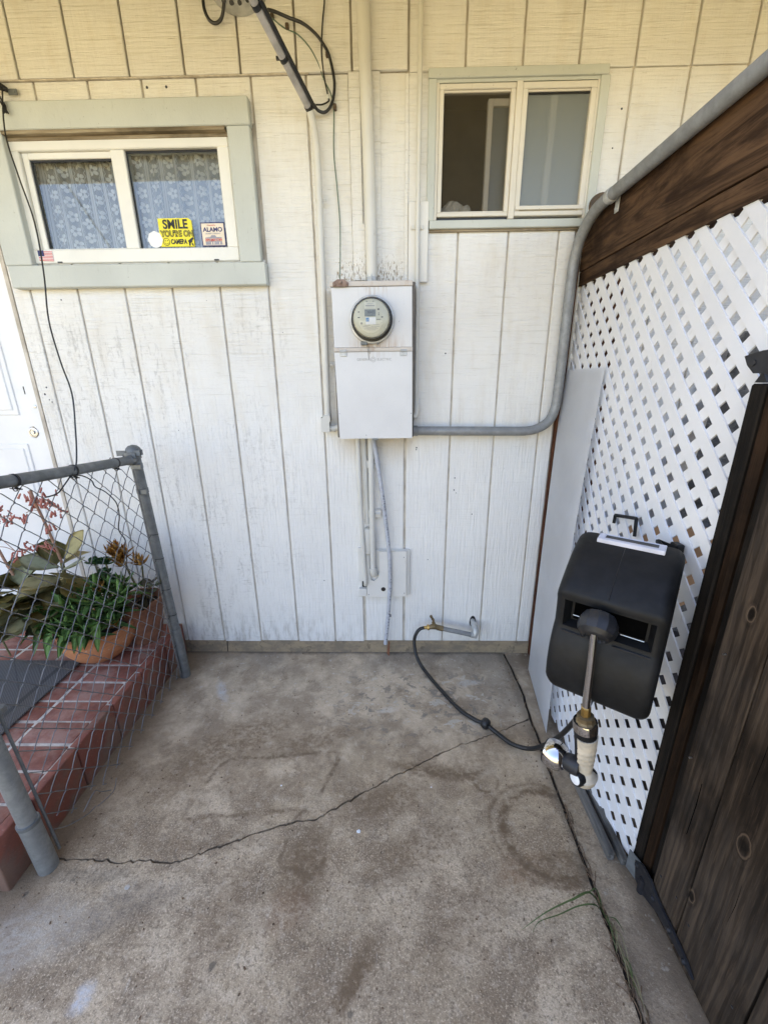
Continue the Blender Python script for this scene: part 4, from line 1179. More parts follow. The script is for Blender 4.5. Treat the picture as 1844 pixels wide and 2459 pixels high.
# under the cabinet
lp = thing('drop_conduit', 'white painted conduit dropping from the cabinet bottom into the wall elbow', 'conduit', (-.1, -.04, .5))
pipe('tube', lp, 'conduit_white', [(-.100, -.045, 1.203), (-.100, -.045, .9), (-.100, -.045, .535)], .0130, 14, 2)
part('elbow', lp, 'conduit_white', lambda b: (tube(b, spline([(-.100, -.045, .535), (-.099, -.044, .512), (-.094, -.036, .497), (-.086, -.012, .492)]), .0165, 14), lathe(b, [(.0175, 0), (.0175, .012)], (-.100, -.045, .522), (0, 0, 1), 14)), True, 50)
def lstrap(z, blk_w):
    def f(b):
        bx(b, -.122, -.122 + blk_w, -.030, -.0005, z - .019, z + .019, .003)
    part('mounting_block', lp, 'patch_white', f)
    part('strap', lp, 'conduit_white', lambda b: (lathe(b, [(.0132, -.006), (.0132, .006)], (-.100, -.045, z), (0, 0, 1), 16), bx(b, -.089, -.058, -.036, -.0305, z - .006, z + .006, .002), lathe(b, [(.0045, 0), (.0045, .003)], (-.068, -.036, z), (0, -1, 0), 8)), True, 40)
lstrap(1.064, .056); lstrap(.818, .068)
l2 = thing('drop_pipe', 'thin chipped white pipe left of the lower conduit', 'pipe', (-.15, -.04, .44))
pipe('tube', l2, 'conduit_white', [(-.158, -.050, 1.203), (-.156, -.050, 1.0), (-.150, -.050, .75), (-.142, -.050, .52), (-.139, -.048, .455), (-.141, -.030, .432)], .0100, 12, 5)
l3 = thing('stub_conduit', 'short white conduit ending in a flat junction fitting behind the thin pipe', 'conduit', (-.13, -.02, .6))
pipe('tube', l3, 'conduit_white', [(-.134, -.022, 1.203), (-.130, -.022, 1.0), (-.1255, -.022, .79)], .0130, 12, 2)
part('junction_fitting', l3, 'conduit_white', lambda b: (lathe(b, [(.0145, 0), (.0145, .022)], (-.1255, -.022, .768), (0, 0, 1), 14), bx(b, -.142, -.110, -.046, -.001, .605, .745, .010, 3)), True, 40)
box('wall_bracket', l3, 'patch_white', -.177, -.136, -.028, -.0005, .362, .405, .002)
box('wall_block', l3, 'patch_white', -.177, -.140, -.012, -.0005, .442, .63, .002)
box('wall_hole', l3, 'black_rubber', -.160, -.136, -.006, -.0004, .4065, .4405)
ac = thing('access_cover', 'square white wooden cover board low on the wall with a round hole', 'cover board', (-.03, -.02, .36))
box('back_board', ac, 'patch_white', -.128, .0875, -.018, -.0005, .366, .622, .003)
def cov(b):
    prism(b, [(-.134, .362), (.069, .366), (.069, .620), (-.069, .620), (-.068, .51), (-.075, .475), (-.095, .455), (-.112, .46), (-.118, .50), (-.120, .61), (-.134, .61)], -.034, -.0185, lambda u, v, w: Vector((u, w, v)))
part('cover', ac, 'patch_white', cov)
part('hole', ac, 'black_rubber', lambda b: lathe(b, [(.0118, 0), (.0118, .0008)], (-.049, -.0342, .408), (0, -1, 0), 20))
part('screw', ac, 'ink_grey', lambda b: [lathe(b, [(.003, 0), (.003, .001)], (x, -.0342, z), (0, -1, 0), 8) for x, z in ((.057, .588), (.06, .385), (-.125, .376))])
dh = thing('drain_hose', 'grey flexible printed tubing hanging from the cabinet bottom', 'hose', (-.04, -.04, .08))
hp = [(-.086, -.06, 1.205), (-.084, -.052, 1.165), (-.072, -.046, 1.09), (-.049, -.046, .922), (-.033, -.046, .78), (-.019, -.046, .634), (-.014, -.046, .50), (-.018, -.046, .362), (-.028, -.046, .22), (-.041, -.046, .083)]
pipe('tube', dh, 'hose_grey', hp, .0098, 12, 8)
hs = spline(hp, 40)
def ribs(b):
    d = 0; last = hs[0]
    for q in hs[1:]:
        d += (q - last).length
        if d > .006 and q.z > .66:
            lathe(b, [(.0099, -.0012), (.0106, 0), (.0099, .0012)], q, (q - last), 12, False); d = 0
        last = q
part('rib', dh, 'hose_grey', ribs, True)
def htext(s, z0, z1, size):
    for k, ch in enumerate(s):
        z = z0 + (z1 - z0) * (k + .5) / len(s)
        q = min(hs, key=lambda v: abs(v.z - z))
        text('lettering', dh, 'ink_dark', ch, size, (q.x + .001, q.y - .0104, q.z), rot=(math.pi / 2, R(90), 0), align='CENTER', ext=.0006)
htext('KUTKON', .92, .845, .013); htext('W 1/2 IN PAT DIM', .825, .66, .010); htext('1-1 4E 3T 28', .55, .35, .010); htext('28 TYPE 2 K', .30, .11, .011)
cpn = thing('copper_strap', 'rust brown strip of metal at the foot of the wall', 'metal strip', (-.03, -.04, .0))
part('strip', cpn, 'copper_brown', lambda b: (quadbox(b, [(-.024, -.030, .085), (-.018, -.030, .085), (-.020, -.040, .004), (-.028, -.040, .004)], (0, .003, 0)), quadbox(b, [(-.031, -.028, .06), (-.027, -.028, .06), (-.029, -.036, .01), (-.033, -.036, .01)], (0, .003, 0))))
box('wall_plug', house, 'black_rubber', -.019, -.010, -.0008, .001, .222, .238)

# ================================================================== SPIGOT AND HOSE
sp = thing('spigot', 'grey pipe and hose tap sticking out of the wall near the ground', 'tap', (.43, -.04, .2))
part('wall_hole', sp, 'black_rubber', lambda b: prism(b, [(.414 + .017 * math.cos(R(a)) + .016, .192 + .030 * math.sin(R(a)) * (1.25 if a < 180 else 1)) for a in range(0, 360, 20)], -.0012, .0, lambda u, v, w: Vector((u, w, v))))
def sppipe(b):
    tube(b, [(.430, .01, .203), (.430, -.040, .195)], .0125, 14)
    tube(b, spline([(.430, -.030, .2), (.432, -.062, .190), (.433, -.072, .175), (.428, -.074, .158)]), .0165, 14)
    tube(b, [(.440, -.0725, .156), (.408, -.0735, .163)], .0165, 14)
part('elbow', sp, 'galv_light', sppipe, True, 50)
pipe('pipe', sp, 'grey_conduit', [(.415, -.0735, .161), (.250, -.075, .2015)], .0125, 16, 1)
def tapb(b):
    tube(b, [(.262, -.075, .1985), (.232, -.075, .2065)], .0145, 10)
    tube(b, [(.236, -.075, .205), (.220, -.075, .212), (.200, -.076, .211), (.188, -.077, .208)], [.012, .0155, .013, .011], 12)
    tube(b, [(.218, -.075, .212), (.210, -.076, .240)], [.012, .008], 10)
part('valve_body', sp, 'brass_old', tapb, True, 50)
def hnd(b):
    tube(b, [(.211, -.076, .238), (.205, -.076, .262)], .0035, 8)
    tube(b, spline([(.213, -.076, .247), (.207, -.075, .256), (.203, -.077, .262), (.196, -.076, .277)]), [.006] * 4 + [.0075] * 6 + [.006] * 5 + [.0075] * 4, 8)
part('handle', sp, 'brass_old', hnd, True, 50)
part('hose_coupling', sp, 'brass', lambda b: (lathe(b, [(.0135, 0), (.0155, .002), (.0155, .010), (.012, .012)], (.190, -.0765, .2085), (-1, 0, -.12), 8), lathe(b, [(.009, .012), (.0085, .030)], (.190, -.0765, .2085), (-1, 0, -.12), 12)))
hz = thing('leader_hose', 'black rubber hose from the tap across the concrete to the hose reel', 'hose', (.15, -.08, 0))
hpts = [(.164, -.077, .2055), (.140, -.080, .198), (.120, -.085, .170), (.112, -.092, .128), (.120, -.120, .075), (.148, -.160, .030), (.208, -.262, .010), (.297, -.422, .010), (.360, -.490, .012), (.400, -.522, .018), (.440, -.562, .012), (.490, -.622, .016), (.552, -.675, .052), (.594, -.750, .180), (.603, -.830, .330), (.612, -.90, .50), (.60, -.95, .69)]
pipe('tube', hz, 'black_rubber', hpts, .0088, 14, 8)
part('ball_stop', hz, 'black_rubber', lambda b: lathe(b, [(.010, -.018), (.021, -.012), (.0235, 0), (.021, .012), (.010, .018)], (.400, -.522, .022), (.1, -.11, .01), 18), True, 60)

# ================================================================== FENCE, LATTICE, GATE
fe = thing('fence', 'brown timber fence beam and posts along the right side', 'fence', (.78, -.5, 0))
def wavy_beam(b, x0, x1, y0, y1, z0, z1):
    n = 40; rings = []
    for i in range(n + 1):
        y = y0 + (y1 - y0) * i / n
        e = lambda k: .0018 * mnoise.noise((k * 3.1, y * 6, 0))
        rings.append([b.verts.new((x0 + e(1), y, z0 + e(2))), b.verts.new((x1, y, z0 + e(3))), b.verts.new((x1, y, z1 + e(4))), b.verts.new((x0 + e(5), y, z1 + e(6)))])
    for p_, q_ in zip(rings, rings[1:]):
        for k in range(4): b.faces.new((p_[k], p_[(k + 1) % 4], q_[(k + 1) % 4], q_[k]))
    b.faces.new(rings[0]); b.faces.new(rings[-1][::-1])
part('beam', fe, 'beam_wood', lambda b: wavy_beam(b, .774, .812, -1.9, -.004, 1.861, 2.046))
part('beam', fe, 'beam_wood', lambda b: wavy_beam(b, .778, .818, -1.9, -.004, 1.806, 1.858))
box('corner_post', fe, 'brown_post', .742, .764, -.026, -.003, 0, 1.90, .002)
box('post', fe, 'brown_post', .83, .92, -.10, -.01, 0, 1.85, .003)
box('post', fe, 'post_wood', .740, .830, -1.076, -1.040, .0, 1.432, .004)
box('post_trim_and_shade', fe, 'post_red', .743, .830, -1.106, -1.0765, .0, 1.428, .007)
box('post_trim_and_shade', fe, 'post_wood', .752, .830, -1.134, -1.1065, .0, 1.42, .004)  # near-black strip standing in for the shadow gap beside the gate

la = thing('lattice_panel', 'white plastic diagonal lattice panel under the fence beam', 'lattice', (.77, -.5, 0))
LY0, LY1, LZ0, LZ1 = -1.046, -.012, .015, 1.8055
def lx(y, z):
    k = .080 * min(1, max(0, -y / .45)) if y > -.8 else .080 - .035 * min(1, (-.8 - y) / .25)
    return .7830 - k * (1.8 - z) / 1.8
PIT, HW = .0775, .0149 * math.sqrt(2)     # pitch along y and half width along y for a 45 degree strip
def strip(slope, c, layer):
    # centre line: y = c + slope*(z-LZ0); edges offset by +-HW in y
    def clip(cc):
        zz = []
        for ylim in (LY0, LY1):
            zz.append(LZ0 + (ylim - cc) / slope)
        za, zb = max(min(zz), LZ0), min(max(zz), LZ1)
        return (za, zb) if zb - za > 1e-4 else None
    e1, e2 = clip(c - HW), clip(c + HW)
    if e1 is None and e2 is None: return None
    if e1 is None: e1 = ((e2[0] + e2[1]) / 2,) * 2
    if e2 is None: e2 = ((e1[0] + e1[1]) / 2,) * 2
    n = 10; bm = NB(); rows = []
    for i in range(n + 1):
        u = i / n; row = []
        for cc, (za, zb) in ((c - HW, e1), (c + HW, e2)):
            z = za + (zb - za) * u; y = min(max(cc + slope * (z - LZ0), LY0), LY1)
            for w_ in (0, .0045):
                row.append(bm.verts.new((lx(y, z) + layer * .0052 + w_, y, z)))
        rows.append(row)
    for p_, q_ in zip(rows, rows[1:]):
        for i, j in ((0, 2), (2, 3), (3, 1), (1, 0)): bm.faces.new((p_[i], p_[j], q_[j], q_[i]))
    for r_ in (rows[0], rows[-1]): bm.faces.new((r_[0], r_[2], r_[3], r_[1]))
    bmesh.ops.remove_doubles(bm, verts=bm.verts[:], dist=1e-5)
    o = fin('lattice_strip', bm, 'lattice_white', la)
    o.matrix_parent_inverse = Matrix.Translation(-la.location)
    return o
LH = LZ1 - LZ0
k0 = int((LH + 1.3) / PIT) + 2
for k in range(-k0, k0):
    strip(1.0, -.905 + .039 + k * PIT - LH, 0)
    strip(-1.0, -.905 + .039 + k * PIT + LH, 1)

# white sheet leaning in the corner
bm = NB()
TL, TR, BR, BL = Vector((.764, -.006, 1.476)), Vector((.760, -.372, 1.480)), Vector((.652, -.552, .002)), Vector((.704, -.141, .002))
n, mrow = 10, 24; gA = []
for j in range(mrow + 1):
    row = []
    for i in range(n + 1):
        u, v = i / n, j / mrow
        q = TL.lerp(TR, u).lerp(BL.lerp(BR, u), v)
        q = q + Vector((-.016 * math.sin(math.pi * v) * (.3 + .7 * u), 0, 0))
        row.append(bm.verts.new(q))
    gA.append(row)
fs = []
for j in range(mrow):
    for i in range(n): fs.append(bm.faces.new((gA[j][i], gA[j][i + 1], gA[j + 1][i + 1], gA[j + 1][i])))
bmesh.ops.solidify(bm, geom=fs, thickness=.005)
tag(fin('plastic_sheet', bm, 'sheet_white', None, True, 30), 'plain white rectangular sheet leaning against the lattice in the corner', 'sheet')

# gate
ga = thing('gate', 'dark weathered wooden gate of vertical boards at the right edge', 'gate', (.73, -1.2, 0))
gy = [-1.137, -1.245, -1.437, -1.60, -1.76]
for a, b_ in zip(gy, gy[1:]):
    box('board', ga, 'gate_wood', .736 + random.uniform(0, .002), .760, b_ + .0022, a - .0022, .006, 1.43, .002)
box('rail', ga, 'post_wood', .761, .80, -1.76, -1.14, .10, .19)
box('rail', ga, 'post_wood', .761, .80, -1.76, -1.14, 1.2, 1.29)
for y in (-1.16, -1.22, -1.27, -1.41, -1.47):
    for z in (.145 + random.uniform(-.01, .01), 1.245 + random.uniform(-.01, .01)):
        part('nail', ga, 'black_iron', lambda b: lathe(b, [(.0032, 0), (.0028, .0012)], (.7362, y, z), (-1, 0, 0), 8))
for pts in ([(-1.30, .62), (-1.303, .72), (-1.301, .80), (-1.304, .93)], [(-1.345, .30), (-1.348, .36), (-1.346, .42)], [(-1.195, .35), (-1.197, .45), (-1.195, .52)], [(-1.36, .66), (-1.362, .78), (-1.360, .9)]):
    part('split', ga, 'void_black', lambda b: quadbox(b, [(.7358, pts[0][0], pts[0][1]), (.7358, pts[1][0] + .0005, pts[1][1]), (.7358, pts[-1][0], pts[-1][1]), (.7358, pts[1][0] - .0005, pts[1][1])], (.002, 0, 0)))
h = group_empty('strap_hinge', ga)
part('strap', h, 'black_iron', lambda b: prism(b, [(-1.048, .020), (-1.070, .060), (-1.100, .084), (-1.140, .088), (-1.165, .076), (-1.190, .070), (-1.25, .066), (-1.300, .058), (-1.326, .042), (-1.300, .040), (-1.25, .040), (-1.19, .034), (-1.16, .018), (-1.13, .004), (-1.08, .004)], .727, .7335, lambda u, v, w: Vector((w, u, v))))
part('barrel', h, 'black_iron', lambda b: tube(b, [(.728, -1.118, -.002), (.728, -1.118, .050)], .010, 12), True)
for y, z in ((-1.085, .058), (-1.165, .052), (-1.235, .052), (-1.295, .048)):
    part('bolt', h, 'black_iron', lambda b: lathe(b, [(.007, 0), (.006, .004), (.003, .006)], (.727, y, z), (-1, 0, 0), 10))
def tophook(b):
    prism(b, [(-1.018, 1.486), (-1.030, 1.468), (-1.050, 1.452), (-1.075, 1.452), (-1.16, 1.42), (-1.16, 1.50), (-1.06, 1.495), (-1.034, 1.49)], .731, .738, lambda u, v, w: Vector((w, u, v)))
    lathe(b, [(.007, 0), (.006, .006)], (.735, -1.045, 1.472), (-1, 0, 0), 10)
    prism(b, [(-1.042, 1.434), (-1.056, 1.456), (-1.072, 1.434)], .745, .78, lambda u, v, w: Vector((w, u, v)))
part('latch', ga, 'black_iron', tophook)
for y, z in ((-1.15, .55), (-1.16, .86)): part('nail', ga, 'steel', lambda b: lathe(b, [(.0022, 0), (.002, .006)], (.7365, y, z), (-1, 0, 0), 8))

# old boards lying along the lattice foot
for k, (x0, x1, y0, y1, h, lab) in enumerate(((.668, .688, -1.036, -.60, .030, 'outer weathered grey stick lying at the foot of the lattice'), (.703, .722, -1.050, -.62, .026, 'inner weathered grey stick tucked under the lattice'))):
    o = fin('wood_stick', bx(NB(), x0 + .004, x1 + .004, y0, y1, -.002, h, .002), 'grey_wood'); tag(o, lab, 'stick', 'sticks at the lattice foot')
gp = fin('metal_plate', (lambda b: (quadbox(b, [(.718, -1.055, .004), (.728, -1.095, .004), (.732, -1.09, .075), (.722, -1.05, .070)], (.003, 0, 0)), b)[1])(NB()), 'galvanised'); tag(gp, 'bent grey metal plate on the ground by the gate hinge', 'plate')

# stored things behind the lattice
ply = fin('plywood_board', bx(NB(), .98, 1.70, -.30, -.28, .05, .86), 'plywood'); ply.rotation_euler = (R(-4), 0, R(-8)); tag(ply, 'orange brown plywood board seen through the lattice holes', 'board')
db = thing('storage_bin', 'dark bin seen through the lower lattice holes', 'bin', (1.2, -.6, 0))
part('body', db, 'dark_junk', lambda b: prism(b, [(-.17, 0), (.17, 0), (.20, .42), (-.20, .42)], -.95, -.45, lambda u, v, w: Vector((1.12 + u, w, v))))
box('lid', db, 'dark_junk', .90, 1.34, -.98, -.42, .42, .45, .008)
bb = fin('leaning_board', (lambda b: (quadbox(b, [(.93, -.55, 0), (1.06, -.60, 0), (1.50, -.13, 1.62), (1.42, -.06, 1.62)], (.02, -.02, 0)), b)[1])(NB()), 'grey_wood'); tag(bb, 'grey board leaning on the wall behind the lattice', 'board')
ef = thing('added_fence', 'unseen dark board fence added past the gate to block side light', 'fence', (.75, -3, 0))  # added out of view to shut out light from the right
for k in range(26): box('board', ef, 'gate_wood', .737, .760, -1.765 - .15 * (k + 1) + .004, -1.765 - .15 * k, .005, 1.75, .002)
rf = thing('added_fence', 'tall brown fence added behind the lattice to darken its holes', 'fence', (1.95, -1.5, 0))  # added to cut the light on the wall behind the lattice
for k in range(26): box('board', rf, 'brown_post', 1.95, 1.97, .05 - .15 * (k + 1) + .004, .05 - .15 * k, .0, 2.0, .002)
kd = thing('round_finial', 'dark brown round disc peeking out behind the grey conduit', 'disc', (.795, -.10, 2.0))
part('disc', kd, 'knob_brown', lambda b: lathe(b, [(.001, .0), (.034, .003), (.041, .012), (.036, .026), (.01, .030)], (.788, -.088, 2.062), (-.25, -1, .1), 28), True, 50)
part('stem', kd, 'knob_brown', lambda b: tube(b, [(.79, -.075, 2.055), (.795, -.01, 2.05)], .012, 10), True)

# ================================================================== HOSE REEL
hr = thing('hose_reel', 'black plastic retractable hose reel hung on the lattice', 'hose reel', (.5175, -1.084, .66))
O = Vector((.5175, -1.084, 0)); WV = Vector((.8, -.6, 0)); BK = Vector((.6, .8, 0)); UP = Vector((0, 0, 1))
def L3(w, d, z): return O + WV * (w - .008) + BK * d + UP * z
def shell(b, prof, halfw, rnd):
    """side profile (d,z) swept across the width; outer sections pulled in for rounded cheeks"""
    cd = sum(p_[0] for p_ in prof) / len(prof); cz = sum(p_[1] for p_ in prof) / len(prof)
    secs = []
    N = 5
    ws = [(-halfw + rnd * (1 - math.cos(math.pi / 2 * k / N)), rnd * (1 - math.sin(math.pi / 2 * k / N))) for k in range(N + 1)]
    ws = ws + [(-w_, i_) for w_, i_ in ws[::-1]]
    rings = []
    for w_, ins in ws:
        ring = []
        for d, z in prof:
            v = Vector((d - cd, z - cz)); l = v.length
            v = v * max(0, (l - ins) / l)
            ring.append(b.verts.new(L3(w_, cd + v.x, cz + v.y)))
        rings.append(ring)
    n = len(prof)
    for p_, q_ in zip(rings, rings[1:]):
        for k in range(n): b.faces.new((p_[k], p_[(k + 1) % n], q_[(k + 1) % n], q_[k]))
    b.faces.new(rings[0][::-1]); b.faces.new(rings[-1])
hood = [(-.004, .934), (.000, .946), (.03, .970), (.07, .997), (.11, 1.018), (.15, 1.034), (.185, 1.042), (.210, 1.034), (.226, 1.005), (.231, .96)]
body = hood + [(.231, .82), (.228, .74), (.20, .68), (.15, .65), (.06, .640), (.010, .648), (-.012, .672), (-.020, .715), (-.020, .76), (-.012, .80), (.000, .830), (.003, .838), (.001, .90), (.000, .922)]
bm = NB(); shell(bm, body, .122, .028); bo = fin('housing_raw', bm, 'black_plastic', None, True, 50)
def cutter(b):
    fr_, bk_ = [(-.110, .838), (.110, .838), (.110, .924), (-.110, .924)], [(-.086, .850), (.086, .850), (.086, .908), (-.086, .908)]
    v0 = [b.verts.new(L3(u, -.03, z)) for u, z in [(-.110, .838), (.110, .838), (.110, .926), (-.110, .926)]]; v1 = [b.verts.new(L3(u, .034, z)) for u, z in bk_]
    b.faces.new(v0); b.faces.new(v1[::-1])
    for k in range(4): b.faces.new((v0[k], v1[k], v1[(k + 1) % 4], v0[(k + 1) % 4]))
bm = NB(); cutter(bm); co = fin('cutter', bm, 'black_plastic')
md = bo.modifiers.new('carve', 'BOOLEAN'); md.operation = 'DIFFERENCE'; md.object = co; md.solver = 'EXACT'
me = bpy.data.meshes.new_from_object(bo.evaluated_get(bpy.context.evaluated_depsgraph_get()))
bpy.data.objects.remove(bo); bpy.data.objects.remove(co)
me.polygons.foreach_set('use_smooth', [True] * len(me.polygons)); me.set_sharp_from_angle(angle=R(38))
ho = bpy.data.objects.new('housing', me); COL.objects.link(ho); ho.parent = hr; ho.matrix_parent_inverse = Matrix.Translation(-hr.location)
def mouth(b): prism(b, [(-.080, .854), (.080, .854), (.080, .904), (-.080, .904)], .0325, .0345, lambda u, v, w: L3(u, w, v))
part('mouth', hr, 'void_black', mouth)
part('guide_roller', hr, 'steel', lambda b: [tube(b, [L3(a0, .024, z), L3(a1, .024, z)], .0013, 8) for a0, a1, z in ((.030, .080, .8545), (-.080, -.048, .868))])
part('seam_line', hr, 'black_rubber', lambda b: tube(b, [L3(-.004, d - .0003, z + .0003) for d, z in hood[1:7]], .0009, 5))
part('lip_groove', hr, 'black_rubber', lambda b: [tube(b, [L3(a0, -.0030, .8315), L3(a1, -.0030, .8315)], .0022, 6) for a0, a1 in ((-.098, -.035), (.02, .098))])
def hand(b):
    def f(u, v, w): # u across, v along hood slope, w lift
        d = .150 + v; z = 1.0375 + (.0045 if v > .02 else 0) - max(0, v - .03) * .55
        return L3(u + .004, d, z + w)
    outer = [(-.076, .0), (.076, .0), (.076, .012), (-.076, .012)]
    for poly in ([(-.076, -.006), (.076, -.006), (.076, .010), (-.076, .010)], [(-.076, .034), (.076, .034), (.076, .046), (-.076, .046)], [(-.076, .010), (-.060, .010), (-.060, .034), (-.076, .034)], [(.060, .010), (.076, .010), (.076, .034), (.060, .034)]):
        prism(b, poly, -.006, .006, f)
    bmesh.ops.bevel(b, geom=b.edges[:], offset=.0015, segments=1, affect='EDGES')
part('handle', hr, 'grey_plastic', hand)
part('handle_well', hr, 'dark_plastic', lambda b: prism(b, [(-.062, .155), (.062, .155), (.062, .19), (-.062, .19)], 1.0405, 1.0425, lambda u, v, w: L3(u + .004, v, w)))
# knob where the hose leaves
kc = L3(-.014, -.026, .886)
def knob(b):
    lathe(b, [(.020, -.034), (.034, -.028), (.0425, -.012), (.0440, .004), (.041, .018), (.032, .028), (.025, .031), (.023, .024), (.014, .022)], kc, Vector((-.42, -.62, -.62)), 12)
part('hose_guide', hr, 'dark_plastic', knob, True, 25)
# brackets to the lattice
def brk(b):
    tube(b, [L3(-.02, .22, .93), Vector((.742, -.66, .92))], .0075, 6)
    tube(b, [Vector((.735, -.640, .985)), Vector((.735, -.640, 1.012)), Vector((.735, -.755, 1.040)), Vector((.735, -.762, .985))], .0058, 4)
    bx(b, .742, .748, -.75, -.645, .80, .93, .002)
    tube(b, [L3(.085, .20, 1.012), Vector((.722, -.890, 1.020)), Vector((.740, -.935, 1.018))], .0075, 6)
    bx(b, .728, .750, -.955, -.925, .985, 1.035, .003)
    tube(b, [Vector((.735, -.935, 1.0)), L3(.10, .19, .93)], .010, 6)
part('wall_bracket', hr, 'black_plastic', brk)
part('bracket_bolt', hr, 'steel', lambda b: [lathe(b, [(.006, 0), (.006, .006), (.003, .008)], q, (-.6, -.8, .2), 8) for q in (L3(.082, .185, 1.022), L3(.112, .18, .975))])

# nozzle hanging out of the reel
nz = thing('spray_nozzle', 'cream and black spray gun with chrome head hanging from the reel', 'spray gun', (.49, -1.1, .4))
pipe('chrome_tube', nz, 'chrome', [(.4755, -1.098, .872), (.4785, -1.100, .80), (.4815, -1.101, .72), (.4845, -1.102, .655)], .0098, 20, 4)
part('brass_ferrule', nz, 'brass', lambda b: lathe(b, [(.0122, 0), (.0122, .034), (.0105, .036)], (.4875, -1.102, .625), (-.08, 0, 1), 8))
ax1 = Vector((.13, -.05, -1)).normalized()
part('nut', nz, 'brass_old', lambda b: lathe(b, [(.014, 0), (.021, .002), (.021, .014), (.024, .018), (.024, .024)], (.4865, -1.102, .634), ax1, 10), False)
part('chrome_collar', nz, 'chrome', lambda b: lathe(b, [(.022, 0), (.0285, .001), (.0300, .006), (.0300, .026), (.0285, .028)], (.4885, -1.102, .616), ax1, 28), True, 35)
hb = [Vector((.4925, -1.102, .590)), Vector((.4965, -1.102, .560)), Vector((.5005, -1.101, .525)), Vector((.5035, -1.100, .492)), Vector((.506, -1.100, .462)), Vector((.509, -1.100, .436))]
part('grip_core', nz, 'black_plastic', lambda b: tube(b, spline(hb, 5), [.0288 - .00042 * k for k in range(26)], 20), True, 50)
def gripc(b):
    # cream overmould: outer arc sector along the grip facing the viewer
    path = spline(hb, 6)[4:]
    rows = []
    for i, q in enumerate(path):
        d = (path[min(i + 1, len(path) - 1)] - path[max(i - 1, 0)]).normalized()
        f0 = Vector((-.30, -1, .0)); f0 = (f0 - d * f0.dot(d)).normalized(); s0 = d.cross(f0)
        s0 = s0 if s0.x > 0 else -s0
        u = i / (len(path) - 1)
        r = .0300 - .0100 * u + (.0016 * math.sin(i * 1.9) if 5 < i < 18 else 0) * .8
        if i > len(path) - 5: r += .004 * (i - len(path) + 5)
        rows.append([b.verts.new(q + (f0 * math.cos(a) + s0 * math.sin(a)) * (r if abs(k - 8) < 8 else r - .006)) for k, a in enumerate([R(-62 + 15.0 * k) for k in range(17)])])
    for p_, q_ in zip(rows, rows[1:]):
        for k in range(16): b.faces.new((p_[k], p_[k + 1], q_[k + 1], q_[k]))
    b.faces.new(rows[0]); b.faces.new(rows[-1][::-1])
part('grip_shell', nz, 'cream_plastic', gripc, True, 50)
jc = Vector((.511, -1.102, .429))
def jball(b):
    r = bmesh.ops.create_uvsphere(b, u_segments=28, v_segments=18, radius=.0320)
    for v in r['verts']: v.co = Vector((v.co.x * .98, v.co.y * .95, v.co.z * .93)) + jc
part('pivot_body', nz, 'cream_plastic', jball, True, 80)
part('pivot_band', nz, 'black_rubber', lambda b: tube(b, [jc + Vector((math.cos(R(a)) * .0345 * .72 + .008, -.012 + .010 * math.sin(R(a)), -.006 + math.sin(R(a)) * .0345)) if False else jc + Vector((.0312 * math.cos(R(a)), -.003, .0305 * math.sin(R(a)))) for a in range(-150, 61, 10)], .0038, 8), True)
bax = Vector((-.90, -.40, .10)).normalized()
bc = jc + bax * .024 + Vector((-.004, -.004, .006))
part('button_ring', nz, 'black_rubber', lambda b: lathe(b, [(.0205, -.01), (.020, .004), (.0175, .008), (.015, .007)], bc, bax, 26), True, 40)
part('button', nz, 'sticker_white', lambda b: lathe(b, [(.0150, .0), (.0148, .0078), (.013, .0088), (.001, .009)], bc, bax, 24), True, 40)
nx_ = Vector((-.72, .68, -.10)).normalized()
nc = jc + Vector((-.026, .002, .034))
part('neck', nz, 'dark_plastic', lambda b: lathe(b, [(.024, -.012), (.025, .004), (.0235, .018), (.020, .030)], nc, nx_, 22), True, 50)
part('chrome_bell', nz, 'chrome', lambda b: lathe(b, [(.018, .024), (.026, .027), (.033, .034), (.0375, .044), (.039, .056), (.038, .068), (.035, .076)], nc, nx_, 36, False), True, 60)
part('bell_face', nz, 'black_plastic', lambda b: lathe(b, [(.0355, .074), (.033, .080), (.001, .081)], nc, nx_, 30), True, 40)

# ================================================================== BRICK STEP
ST = .185
bs = thing('brick_step', 'low red brick porch step beside the chain link fence', 'step', (-1.4, -.6, 0))
box('mortar_core', bs, 'mortar', -3.0, -1.158, -1.143, -.004, -.02, ST - .003)
jy = [-.012, -.130, -.242, -.355, -.469, -.582, -.690, -.794, -.906, -1.018, -1.147]
rows_x = [(-1.386, -1.181), (-1.605, -1.398), (-1.822, -1.617), (-2.04, -1.834)]
for x0, x1 in rows_x:
    for y1, y0 in zip(jy, jy[1:]):
        j = lambda: random.uniform(-.0025, .0025)
        brickbox('brick', bs, 'brick_red', x0 + j(), x1 + j(), y0 + .0050 + j(), y1 - .0050 + j(), ST - .05, ST + random.uniform(-.0015, .0022))
ey = [-.012, -.20, -.405, -.60, -.81, -1.005, -1.150]
for y1, y0 in zip(ey, ey[1:]):
    j = lambda: random.uniform(-.002, .002)
    brickbox('brick', bs, 'brick_face', -1.176 + j(), -1.147 + j(), y0 + .004, y1 - .004, -.01, ST + .001 + j())
for k in range(4):
    box('brick', bs, 'brick_face', -1.178 - .21 * (k + 1) + .006, -1.178 - .21 * k - .004, -1.158, -1.1432, -.01, ST - .002, .004)
dm = fin('door_mat', bx(NB(), -2.3, -1.465, -1.10, -.337, ST + .0045, ST + .012, .003), 'mat_weave'); tag(dm, 'dark grey woven door mat on the brick step', 'mat')

